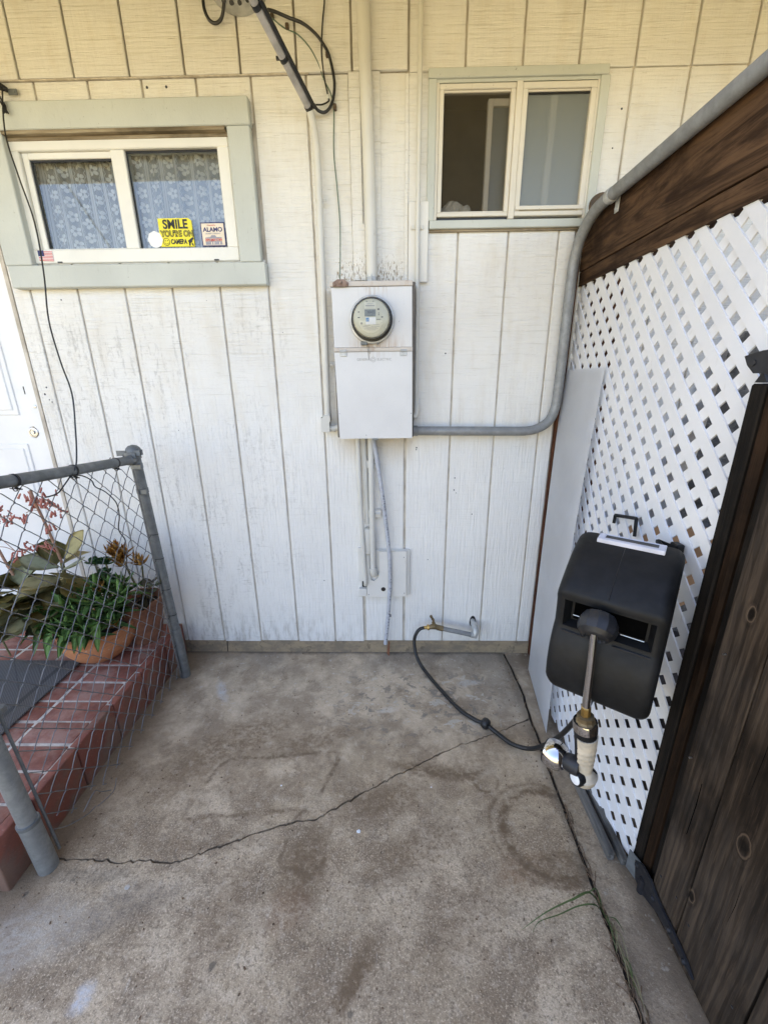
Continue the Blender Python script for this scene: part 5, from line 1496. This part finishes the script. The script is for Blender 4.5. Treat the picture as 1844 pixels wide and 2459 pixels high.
# ================================================================== CHAIN LINK FENCE
cf = thing('chain_link_fence', 'galvanised chain link fence panel with posts and top rail', 'fence', (-1.09, -.6, 0))
P1b, P1t = Vector((-1.070, -.200, -.01)), Vector((-1.112, -.200, 1.150))
pipe('post', cf, 'galvanised', [P1b, P1t], .0225, 20, 1)
pipe('post_sleeve', cf, 'galvanised', [P1b, P1b.lerp(P1t, .25)], .0255, 20, 1)
part('post_cap', cf, 'galvanised', lambda b: lathe(b, [(.0265, -.02), (.027, .008), (.0315, .011), (.0315, .015), (.0275, .026), (.017, .036), (.002, .040)], P1t, (-.03, 0, 1), 26), True, 40)
P2b, P2t = Vector((-1.082, -1.078, -.01)), Vector((-1.150, -1.085, 1.30))
pipe('post', cf, 'galv_post', [P2b, P2t], .0240, 22, 1)
pipe('post_sleeve', cf, 'galv_post', [P2b, P2b.lerp(P2t, .155)], .0275, 22, 1)
pipe('rail', cf, 'galvanised', [(-1.112, -.205, 1.128), (-1.113, -.60, 1.158), (-1.118, -1.07, 1.200)], .0185, 18, 3)
for u in (.86, .955):
    q = P1b.lerp(P1t, u)
    part('tension_band', cf, 'galvanised', lambda b: (lathe(b, [(.0245, -.010), (.0245, .010)], q, (P1t - P1b), 20), bx(b, q.x - .004, q.x + .034, q.y - .030, q.y - .018, q.z - .010, q.z + .010, .001)), True, 30)
q = P1t + Vector((0, -.02, -.015))
part('brace_clip', cf, 'galvanised', lambda b: (bx(b, q.x - .03, q.x + .026, q.y - .014, q.y - .009, q.z + .002, q.z + .026, .001), bx(b, q.x + .018, q.x + .046, q.y - .0085, q.y - .004, q.z + .012, q.z + .034), bx(b, q.x + .042, q.x + .046, q.y - .012, q.y + .01, q.z + .014, q.z + .036), bx(b, q.x - .055, q.x - .02, q.y - .012, q.y - .008, q.z + .012, q.z + .034)))
part('rail_end_cup', cf, 'galvanised', lambda b: lathe(b, [(.021, 0), (.0215, .035), (.019, .038)], (-1.112, -.212, 1.1285), (0, -1, .07), 20), True, 40)
pipe('tension_bar', cf, 'wire_grey', [(-1.074, -.236, .03), (-1.108, -.236, 1.09)], .0045, 6, 1)
pipe('tension_bar', cf, 'galvanised', [(-1.066, -1.044, .03), (-1.105, -1.050, .75), (-1.12, -1.055, 1.15)], .0042, 6, 1)
for z in (.205, .60, .95):
    q = P2b.lerp(P2t, z / 1.31); rb = .029 if z < .25 else .0265
    part('tension_band', cf, 'galvanised', lambda b: (lathe(b, [(rb, -.006), (rb, .006)], q, (P2t - P2b), 22), bx(b, q.x + .014, q.x + .040, q.y + .012, q.y + .040, q.z - .010, q.z + .010, .002) if z > .3 else None), True, 30)
# mesh: each picket wire is one zigzag
HY, HZ = .0405, .0425
def meshx(y, z):
    base = -1.072 - .036 * z
    return base + .018 * math.sin((y + 1.05) / .82 * math.pi) * (1 - min(z, 1.1) / 1.1) + .006 * mnoise.noise((y * 5, z * 5, 2))
YS = -.84
for i in range(-5, 16):
    ya = YS + i * HY
    if ya < -1.045 or ya + HY > -.215: continue
    pts = []; z = 1.111 + 1 * HZ; k = 0
    bottom = .012 + max(0, -.80 - ya) * .35 + .02 * random.random()
    while z > bottom:
        far = (k + i) % 2
        yy = ya + (HY if far else 0)
        sgn = 1 if far else -1
        jx = random.uniform(-.0015, .0015)
        # knuckle: short hook around the neighbour
        pts += [(meshx(yy, z) + .0035 * sgn, yy - sgn * .008, z + .008 + jx), (meshx(yy, z), yy + sgn * .0028, z), (meshx(yy, z) - .0035 * sgn, yy - sgn * .008, z - .008 + jx)]
        z -= HZ; k += 1
    part('mesh_wire', cf, 'wire_grey', lambda b: tube(b, [Vector(q) for q in pts], .0016, 5), True, 60)
for y, z0 in ((-.33, 1.137), (-.555, 1.155), (-.785, 1.174)):
    part('tie_wire', cf, 'black_iron', lambda b: (lathe(b, [(.0205, -.003), (.0205, .003)], (-1.1125, y, z0), (0, 1, -.06), 16), tube(b, spline([(-1.112, y, z0 - .018)] + [(-1.112 + .012 * math.cos(k * 1.9), y + .012 * math.sin(k * 1.3), z0 - .026 - .005 * math.sin(k * 2.2)) for k in range(9)], 4), .0016, 5)), True)
for z in (.20, .36, .50, .66, .78):
    q = P1b.lerp(P1t, (z + .01) / 1.16)
    part('tie_wire', cf, 'black_iron', lambda b: (lathe(b, [(.024, -.0015), (.024, .0015)], q, (.05, .2, 1), 16), tube(b, [(q.x + .002, q.y - .022, q.z), (q.x + .004, q.y - .042, q.z - .006)], .0016, 5)), True)
part('bottom_wire', cf, 'wire_grey', lambda b: [tube(b, spline(pp, 5), .0015, 5) for pp in ([(-1.066, -1.04, .11), (-1.06, -1.0, .07), (-1.05, -.94, .035), (-1.052, -.90, .02)], [(-1.05, -.95, .06), (-1.04, -.90, .09), (-1.045, -.87, .05), (-1.035, -.84, .02)], [(-1.045, -.90, .02), (-1.03, -.84, .012), (-1.04, -.80, .03)])])

hw = thing('hanging_wire', 'thin black wire hanging from the bracket to the fence rail', 'wire', (-1.44, -.04, 2.47))
pipe('wire_run', hw, 'black_rubber', [(-1.445, -.022, 2.492), (-1.44, -.04, 2.47), (-1.42, -.099, 2.318), (-1.363, -.158, 2.166), (-1.299, -.217, 2.002), (-1.264, -.276, 1.825), (-1.242, -.334, 1.664), (-1.19, -.393, 1.52), (-1.131, -.452, 1.409), (-1.112, -.500, 1.287), (-1.096, -.545, 1.200), (-1.095, -.565, 1.165), (-1.10, -.584, 1.144)], .0026, 6, 6)
pipe('wire_run', hw, 'black_rubber', [(-1.1, -.584, 1.144), (-1.1, -.625, 1.118), (-1.1, -.659, 1.1), (-1.1, -.707, 1.1)], .0024, 6, 6)
pipe('wire_run', hw, 'black_rubber', [(-1.1, -.584, 1.144), (-1.095, -.541, 1.132), (-1.095, -.503, 1.106), (-1.095, -.491, 1.079), (-1.095, -.444, 1.046), (-1.095, -.4, .991), (-1.095, -.398, .936), (-1.1, -.412, .88), (-1.1, -.388, .825), (-1.105, -.403, .779), (-1.11, -.391, .732), (-1.13, -.414, .635)], .0022, 6, 6)
hk = thing('wall_bracket', 'small black metal bracket screwed above the left window', 'bracket', (-1.44, -.01, 2.49))
part('arm', hk, 'black_iron', lambda b: tube(b, [(-1.55, -.045, 2.512), (-1.46, -.030, 2.500), (-1.435, -.018, 2.490)], [.016, .014, .008], 8))
part('plate', hk, 'galvanised', lambda b: (bx(b, -1.438, -1.402, -.016, -.0115, 2.477, 2.496, .002), lathe(b, [(.004, 0), (.004, .002)], (-1.412, -.016, 2.487), (0, -1, 0), 8)))
part('cord_knot', hk, 'black_rubber', lambda b: [tube(b, spline([(-1.452 + .006 * math.sin(k), -.035, 2.49), (-1.448 - .004 * k, -.05, 2.465), (-1.44 + .006 * math.sin(k * 2), -.048, 2.43), (-1.436 + .008 * (k - 1), -.05, 2.405)], 4), .003, 6) for k in range(3)])
pn = fin('nail_hole', (lambda b: ([lathe(b, [(.0045, 0), (.0045, .001)], (x, -.0004, 2.497), (0, -1, 0), 10) for x in (-.915, -.842)], b)[1])(NB()), 'ink_dark', house)

for x, z, r in ((.300, .990, .0032), (.299, .930, .0034), (.392, .806, .003), (.114, 1.137, .004), (.113, 1.128, .003), (.235, 1.552, .0035), (-1.424, 1.785, .003), (-1.585, 1.425, .004), (-1.60, 1.395, .005), (-1.585, 1.37, .003), (-1.575, 1.36, .003), (.31, .915, .0022), (.18, .56, .0025), (-.36, .44, .0028), (.86, 2.40, .004), (.845, 2.28, .003)):
    part('nail_hole', house, 'ink_dark', lambda b: lathe(b, [(r, 0), (r * .8, .0008)], (x, -.0003, z), (0, -1, 0), 7))
# ================================================================== POTS AND PLANTS
PC = Vector((-1.408, -.268, ST + .003))
pot = thing('terracotta_pot', 'wide terracotta bowl pot on the brick step', 'pot', PC)
part('bowl', pot, 'terracotta', lambda b: lathe(b, [(.070, 0), (.088, .004), (.122, .034), (.148, .072), (.160, .106), (.1615, .122), (.1595, .127), (.162, .132), (.163, .165), (.156, .170), (.148, .166), (.142, .12)], PC, (0, 0, 1), 48, False), True, 50)
part('soil', pot, 'soil', lambda b: lathe(b, [(.001, .160), (.12, .156), (.158, .150)], PC, (0, 0, 1), 32, False), True)
PC2 = Vector((-1.262, -.150, ST + .003))
pot2 = thing('clay_pot', 'dark brown clay pot behind the terracotta bowl', 'pot', PC2)
part('bowl', pot2, 'terracotta_dark', lambda b: lathe(b, [(.062, 0), (.090, .10), (.100, .20), (.106, .205), (.106, .235), (.096, .235), (.09, .19)], PC2, (0, 0, 1), 36, False), True, 40)
part('soil', pot2, 'soil', lambda b: lathe(b, [(.001, .200), (.095, .195)], PC2, (0, 0, 1), 24, False), True)

def leaf_mesh(name, mat, L, Wd, kind, curl=.25, fold=.3, thick=.003):
    """leaf along +Y from the origin, curling up/down in Z; X is across"""
    bm = NB(); n = 9; top = []
    for i in range(n + 1):
        u = i / n
        if kind == 'spike': w_ = Wd * (1 - u) ** .75 * (.75 + .6 * min(u * 3, 1)) * .75
        elif kind == 'obovate': w_ = Wd * max(.02, math.sin(math.pi * min(1, u ** 1.25 * .94 + .04))) * (1 + .05 * math.sin(u * 40))
        else: w_ = Wd * max(.02, math.sin(math.pi * (u * .93 + .05)) ** .7)
        z = curl * L * u * u - .35 * curl * L * u
        y = L * u * (1 - .15 * abs(curl) * u)
        row = []
        for s in (-1, -.5, 0, .5, 1):
            row.append(bm.verts.new((w_ * s * .5, y, z + fold * abs(s) * w_ * .5)))
        top.append(row)
    fs = []
    for a, b_ in zip(top, top[1:]):
        for k in range(4): fs.append(bm.faces.new((a[k], a[k + 1], b_[k + 1], b_[k])))
    bmesh.ops.solidify(bm, geom=fs, thickness=thick)
    bmesh.ops.recalc_face_normals(bm, faces=bm.faces[:])
    me = bpy.data.meshes.new(name); bm.to_mesh(me); bm.free()
    me.materials.append(MAT[mat]); me.polygons.foreach_set('use_smooth', [True] * len(me.polygons))
    return me
def put_leaf(me, parent, pos, az, el, s=1.0, name='leaf', rollv=0.0):
    o = bpy.data.objects.new(name, me); COL.objects.link(o); o.parent = parent
    rel = Vector(pos) - parent.location
    # leaf +Y axis points to azimuth az, elevation el
    rot = Matrix.Rotation(az - math.pi / 2, 4, 'Z') @ Matrix.Rotation(el, 4, 'X') @ Matrix.Rotation(rollv, 4, 'Y')
    o.matrix_basis = Matrix.Translation(rel) @ rot @ Matrix.Scale(s, 4)
    return o
spk = [leaf_mesh('spiky_leaf', 'leaf_spiky', .118, .052, 'spike', c, .5, .003) for c in (.05, -.25, .35)]
al = thing('aloe_clump', 'clump of spiky green rosettes spilling over the bowl rim', 'plant', PC + Vector((0, 0, .15)))
ros = [(-1.509, -.40, .455, 1.05), (-1.432, -.39, .505, 1.0), (-1.405, -.42, .440, 1.05), (-1.460, -.36, .515, .95), (-1.312, -.38, .530, 1.1), (-1.345, -.42, .440, 1.0), (-1.262, -.37, .515, 1.05), (-1.200, -.34, .550, 1.0), (-1.232, -.36, .480, .95), (-1.306, -.34, .575, .95), (-1.372, -.40, .480, 1.0), (-1.560, -.38, .440, .85), (-1.48, -.42, .425, .8), (-1.29, -.40, .455, 1.0), (-1.38, -.33, .50, 1.0), (-1.195, -.33, .60, .7), (-1.34, -.30, .55, 1.0), (-1.42, -.30, .53, 1.0), (-1.27, -.31, .56, .95), (-1.24, -.40, .44, .9), (-1.45, -.43, .41, .9), (-1.53, -.35, .48, .9), (-1.40, -.44, .40, .85), (-1.32, -.44, .41, .85)]
for rx, ry, rz, s in ros:
    n = 13
    stem_b = Vector((rx * .6 - 1.42 * .4, -.30, .35))
    part('stem', al, 'stem_olive', lambda b: tube(b, spline([stem_b, stem_b.lerp(Vector((rx, ry, rz)), .6) + Vector((0, 0, .02)), (rx, ry, rz - .01)], 3), .004, 5))
    for k in range(n):
        a = k * 2.4 + random.random() * .5; e = R(-6 + 84 * (k / n)) + random.uniform(-.18, .18)
        put_leaf(random.choice(spk), al, Vector((rx, ry, rz - .012 * (1 - k / n))), a, e, s * random.uniform(.75, 1.12) * (1 - .3 * k / n), 'leaf', random.uniform(-.3, .3))
for rx, ry, rz, a, e, sc_ in ((-1.525, -.43, .43, -1.75, -1.05, 1.0), (-1.47, -.45, .43, -1.5, -1.15, 1.05), (-1.41, -.45, .42, -1.6, -1.0, .9), (-1.268, -.43, .475, -1.6, -1.35, 1.25), (-1.36, -.44, .43, -1.4, -1.0, .85), (-1.57, -.40, .43, -2.3, -.8, .9), (-1.33, -.45, .43, -1.3, -.9, .8)):
    put_leaf(spk[0], al, (rx, ry, rz), a, e, sc_)

ka = thing('kalanchoe', 'flowering succulent with broad brownish leaves and drooping red flowers', 'plant', (-1.56, -.25, .33))
kl = [leaf_mesh('broad_leaf', m_, .150, .110, 'obovate', c, .25, .005) for m_, c in (('leaf_kalanchoe', .25), ('leaf_kalanchoe', -.3), ('leaf_grey', .2), ('leaf_yellow', -.1))]
kst = []
def stem(parent, pts, r, mat, name='stem'): return pipe(name, parent, mat, pts, r, 8, 5)
stem(ka, [(-1.50, -.25, .32), (-1.50, -.27, .50), (-1.478, -.29, .68)], .008, 'stem_olive')
stem(ka, [(-1.66, -.26, .30), (-1.69, -.28, .42), (-1.70, -.29, .55)], .008, 'stem_olive')
kpos = [(-1.45, .70, .75, .75, 1.0, 0), (-1.478, .685, 2.3, .35, 1.1, 0), (-1.48, .67, 1.3, .2, .9, 1), (-1.50, .655, 3.5, .35, 1.0, 2), (-1.47, .655, -.35, .25, 1.1, 2), (-1.475, .63, -.9, .05, 1.1, 0), (-1.49, .61, 4.3, .1, 1.1, 1), (-1.47, .60, -.25, -.15, 1.15, 3), (-1.48, .575, -.7, -.25, 1.15, 3), (-1.50, .58, 2.9, .05, 1.1, 0), (-1.49, .55, 4.9, -.15, 1.15, 0), (-1.50, .53, 3.5, -.05, 1.15, 0), (-1.50, .50, -1.5, -.2, 1.0, 0), (-1.52, .56, 3.9, .0, 1.2, 1), (-1.51, .60, -1.6, .1, 1.1, 0),
        (-1.66, .60, .5, .6, .9, 2), (-1.68, .59, 2.4, .4, 1.0, 0), (-1.67, .575, -.4, .25, 1.0, 2), (-1.69, .56, 4.2, .1, 1.1, 0), (-1.69, .55, 3.2, .1, 1.15, 0), (-1.66, .53, -.9, .0, 1.2, 0), (-1.65, .51, .2, -.05, 1.2, 1), (-1.68, .50, 4.7, -.1, 1.25, 0), (-1.64, .48, -.5, -.1, 1.3, 0), (-1.69, .47, 3.6, -.15, 1.2, 0), (-1.63, .46, -1.2, -.15, 1.3, 0), (-1.61, .44, -.8, -.3, 1.1, 2), (-1.70, .44, 4.1, -.25, 1.25, 2), (-1.68, .42, -1.5, -.3, 1.2, 0), (-1.74, .42, 3.8, -.3, 1.1, 3), (-1.62, .42, -1.9, -.35, 1.0, 2), (-1.73, .50, 4.4, .0, 1.2, 0), (-1.60, .50, -1.3, .05, 1.2, 0), (-1.58, .53, -2.2, .1, 1.1, 1), (-1.76, .54, -1.2, .2, 1.0, 0), (-1.77, .45, -1.6, -.2, 1.1, 0)]
for k in range(26):
    left = k % 2
    kpos.append(((-1.68 if left else -1.50) + random.uniform(-.05, .05), random.uniform(.40, .60), random.uniform(0, 6.28), random.uniform(-.35, .3), random.uniform(.85, 1.1), random.choice((0, 0, 1, 2, 2, 3))))
for x, z, a, e, s, w_ in kpos: put_leaf(kl[w_], ka, (x, -.31 + random.uniform(-.03, .03), z), a, e, s * random.uniform(.92, 1.08), 'leaf', random.uniform(-.45, .45))
# flower tube mesh
bm = NB(); lathe(bm, [(.0013, 0), (.0034, .006), (.0040, .016), (.0034, .023), (.0054, .028), (.0025, .026)], (0, 0, 0), (0, 1, 0), 8, False)
fm = bpy.data.meshes.new('flower_tube'); bm.to_mesh(fm); bm.free(); fm.materials.append(MAT['flower_red']); fm.polygons.foreach_set('use_smooth', [True] * len(fm.polygons))
def flowers(center, n, sp_, droop=-1.0, s=1.0):
    for k in range(n):
        a = random.uniform(0, 6.28); q = Vector(center) + Vector((random.gauss(0, sp_), random.gauss(0, sp_ * .6), random.gauss(0, sp_ * .55)))
        put_leaf(fm, ka, q, a, random.gauss(droop, .35), s * random.uniform(.8, 1.25), 'flower')
stem(ka, [(-1.478, -.29, .68), (-1.49, -.30, .84), (-1.505, -.31, .97), (-1.510, -.31, 1.02)], .0055, 'stem_pink', 'flower_stalk')
stem(ka, [(-1.70, -.29, .55), (-1.735, -.30, .74), (-1.76, -.30, .90)], .0055, 'stem_pink', 'flower_stalk')
for c0, n, s_ in (((-1.490, -.31, .985), 24, .032), ((-1.445, -.31, .965), 9, .020), ((-1.425, -.31, .935), 7, .014), ((-1.555, -.31, .905), 8, .014), ((-1.525, -.31, .99), 6, .018), ((-1.47, -.31, .86), 5, .012)):
    flowers(c0, n, s_)
for c0, n, s_ in (((-1.73, -.30, .925), 14, .028), ((-1.665, -.31, .905), 8, .016), ((-1.635, -.31, .91), 5, .012), ((-1.76, -.30, .96), 8, .02), ((-1.755, -.3, .89), 8, .02)):
    flowers(c0, n, s_)
for c0, n, s_ in (((-1.655, -.31, .735), 11, .016), ((-1.60, -.30, .775), 7, .014), ((-1.53, -.29, .775), 8, .018), ((-1.575, -.3, .765), 6, .012)): flowers(c0, n, s_, -.8, .95)
for a0, b0 in (((-1.505, -.31, .97), (-1.445, -.31, .975)), ((-1.505, -.31, .97), (-1.425, -.31, .945)), ((-1.50, -.31, .93), (-1.555, -.31, .92)), ((-1.495, -.31, .87), (-1.47, -.31, .875)), ((-1.755, -.30, .88), (-1.665, -.31, .915)), ((-1.74, -.3, .76), (-1.655, -.31, .745)), ((-1.50, -.3, .72), (-1.60, -.3, .78)), ((-1.49, -.29, .74), (-1.53, -.29, .78)), ((-1.74, -.3, .82), (-1.655, -.31, .745))):
    tw = spline([a0, tuple((p_ + q_) / 2 + (0.008 if i == 2 else 0) for i, (p_, q_) in enumerate(zip(a0, b0))), b0], 4)
    part('flower_twig', ka, 'stem_pink', lambda b: tube(b, tw, .0016, 5), True)
stem(ka, [(-1.63, -.30, .46), (-1.58, -.32, .49), (-1.50, -.335, .485), (-1.44, -.34, .46)], .003, 'stem_olive')

og = thing('orange_sedum', 'succulent with orange yellow star rosettes at the back of the pots', 'plant', (-1.24, -.16, .42))
ol = [leaf_mesh('star_leaf', 'leaf_orange', .058, .024, 'spike', c, .3, .004) for c in (.35, .1)]
stem(og, [(-1.25, -.13, .41), (-1.255, -.18, .55), (-1.25, -.22, .69)], .005, 'stem_olive')
stem(og, [(-1.235, -.13, .41), (-1.20, -.18, .53), (-1.165, -.22, .63)], .004, 'stem_olive')
for c0, n in (((-1.275, -.25, .70), 12), ((-1.245, -.25, .72), 12), ((-1.215, -.25, .70), 12), ((-1.235, -.26, .685), 12), ((-1.225, -.24, .675), 11), ((-1.255, -.24, .665), 10), ((-1.162, -.23, .638), 13), ((-1.19, -.22, .645), 8), ((-1.29, -.34, .565), 11), ((-1.26, -.23, .63), 9)):
    for k in range(n): put_leaf(random.choice(ol), og, c0, k * 2.4, R(75 - 65 * k / n), random.uniform(.8, 1.15), 'leaf')
for c0 in ((-1.225, -.40, .42),):
    for k in range(8): put_leaf(ol[0], og, c0, k * 2.4, R(60 - 60 * k / 8), .7, 'leaf')
gs = thing('green_sedum', 'small bright green rosette succulents in the middle of the pot', 'plant', (-1.36, -.22, .38))
rl = [leaf_mesh('round_leaf', 'leaf_rosette', .044, .034, 'round', .3, .35, .004)]
for c0, z0 in (((-1.345, -.27, .675), .38), ((-1.295, -.27, .675), .38), ((-1.305, -.28, .625), .38), ((-1.345, -.29, .60), .38), ((-1.27, -.28, .59), .38), ((-1.835, -.33, .36), .2)):
    stem(gs, [(c0[0] * .9 + -1.32 * .1 if c0[0] > -1.6 else c0[0], c0[1] + .02, z0), (c0[0], c0[1], c0[2] - .005)], .004, 'stem_olive')
    for k in range(15): put_leaf(rl[0], gs, Vector(c0) - Vector((0, 0, .016 * k / 15)), k * 2.4, R(70 - 75 * k / 15), (.55 + .55 * k / 15) * (1.25 if c0[0] < -1.6 else 1), 'leaf')
jd = thing('jade_plant', 'dark red leaved jade plant hanging behind the fence post', 'plant', (-1.17, -.18, .45))
jl = leaf_mesh('jade_leaf', 'leaf_jade', .06, .05, 'round', .15, .2, .006); jl2 = leaf_mesh('jade_leaf', 'leaf_grey', .04, .032, 'round', .15, .2, .005)
stem(jd, [(-1.21, -.14, .40), (-1.17, -.20, .50), (-1.12, -.24, .54)], .005, 'stem_olive')
for x, y, z, a, e, s, m_ in ((-1.14, -.24, .54, .4, .5, 1, jl), (-1.15, -.24, .53, 2.2, .3, 1, jl), (-1.17, -.23, .51, -.8, .0, 1.05, jl), (-1.17, -.22, .50, 3.6, -.2, 1.1, jl), (-1.18, -.23, .47, -1.3, -.8, 1.1, jl), (-1.11, -.25, .545, -.3, .3, .9, jl2), (-1.10, -.25, .54, 1.2, .5, .9, jl2), (-1.105, -.25, .53, -1.4, -.2, .9, jl2), (-1.11, -.25, .54, 3.4, .4, .8, jl2)):
    put_leaf(m_, jd, (x, y, z), a, e, s)

# ================================================================== WEEDS AND SMALL THINGS
bm = NB()
for k in range(420):
    x, y = random.uniform(-1.1, .59), -random.random() ** .8 * 1.45 - .02
    if k % 3 == 0: x = random.choice((-1.13 + abs(random.gauss(0, .05)), .585 - abs(random.gauss(0, .03)), x))
    r = random.uniform(.0007, .0022)
    rr = bmesh.ops.create_cube(bm, size=r * 2)
    rm = Euler((random.random() * 3, random.random() * 3, random.random() * 3)).to_matrix()
    for v in rr['verts']: v.co = rm @ Vector((v.co.x * random.uniform(.8, 2.2), v.co.y, v.co.z * .6)) + Vector((x, y, r * .4))
tag(fin('grit', bm, 'dry_debris'), 'fine dark grit scattered over the concrete', 'grit', kind='stuff')
gt = thing('grass_tuft', 'few long green grass blades growing from the concrete joint', 'grass', (.598, -1.18, 0))
def blade(pts, wd, mat):
    def f(b):
        P = spline(pts, 6); n = len(P); rows = []
        for i, q in enumerate(P):
            u = i / (n - 1); d = (P[min(i + 1, n - 1)] - P[max(i - 1, 0)]).normalized(); s = d.cross(Vector((0, 0, 1)))
            s = s.normalized() if s.length > 1e-4 else Vector((1, 0, 0))
            w_ = wd * (1 - u) ** .6 * min(1, .4 + u * 3)
            rows.append([b.verts.new(q - s * w_), b.verts.new(q + Vector((0, 0, -w_ * .5))), b.verts.new(q + s * w_)])
        for a, c in zip(rows, rows[1:]):
            for k in range(2): b.faces.new((a[k], a[k + 1], c[k + 1], c[k]))
    part('blade', gt, mat, f, True, 180)
blade([(.597, -1.165, -.005), (.560, -1.150, .045), (.500, -1.170, .050), (.420, -1.195, .040), (.345, -1.222, .012)], .0035, 'grass_green')
blade([(.597, -1.17, -.005), (.565, -1.170, .030), (.520, -1.172, .026), (.46, -1.19, .022), (.40, -1.205, .018), (.375, -1.228, .012)], .0026, 'grass_green')
blade([(.598, -1.16, -.005), (.585, -1.14, .04), (.566, -1.145, .045), (.50, -1.165, .030)], .003, 'grass_green')
blade([(.598, -1.18, -.005), (.606, -1.20, .03), (.615, -1.215, .028), (.625, -1.225, .01)], .0025, 'grass_green')
for k in range(12):
    y0 = -1.16 - .012 * k; blade([(.597, y0, -.006), (.598 + random.uniform(-.01, .01), y0 - .03, random.uniform(.012, .03)), (.592 + random.uniform(-.012, .012), y0 - random.uniform(.06, .10), .003)], .0022, random.choice(['grass_green', 'grass_dry', 'grass_dry']))
for i, (x, y, r, lab) in enumerate(((-.117, -.961, .006, 'white paint chip on the concrete below the crack'), (-.42, -.80, .003, 'small white chip inside the rectangular stain'), (-.80, -1.13, .007, 'flat pale pebble on the concrete near the left post'), (.14, -.80, .0025, 'tiny white chip right of the crack'))):
    bm = NB(); rr = bmesh.ops.create_icosphere(bm, subdivisions=2, radius=r)
    for v in rr['verts']: v.co = Vector((v.co.x * 1.2, v.co.y, v.co.z * .35)) * (1 + .3 * mnoise.noise(v.co * 300)) + Vector((x, y, r * .25))
    tag(fin('stone_chip', bm, 'sticker_white' if i != 2 else 'mortar', None, True), lab, 'chip')
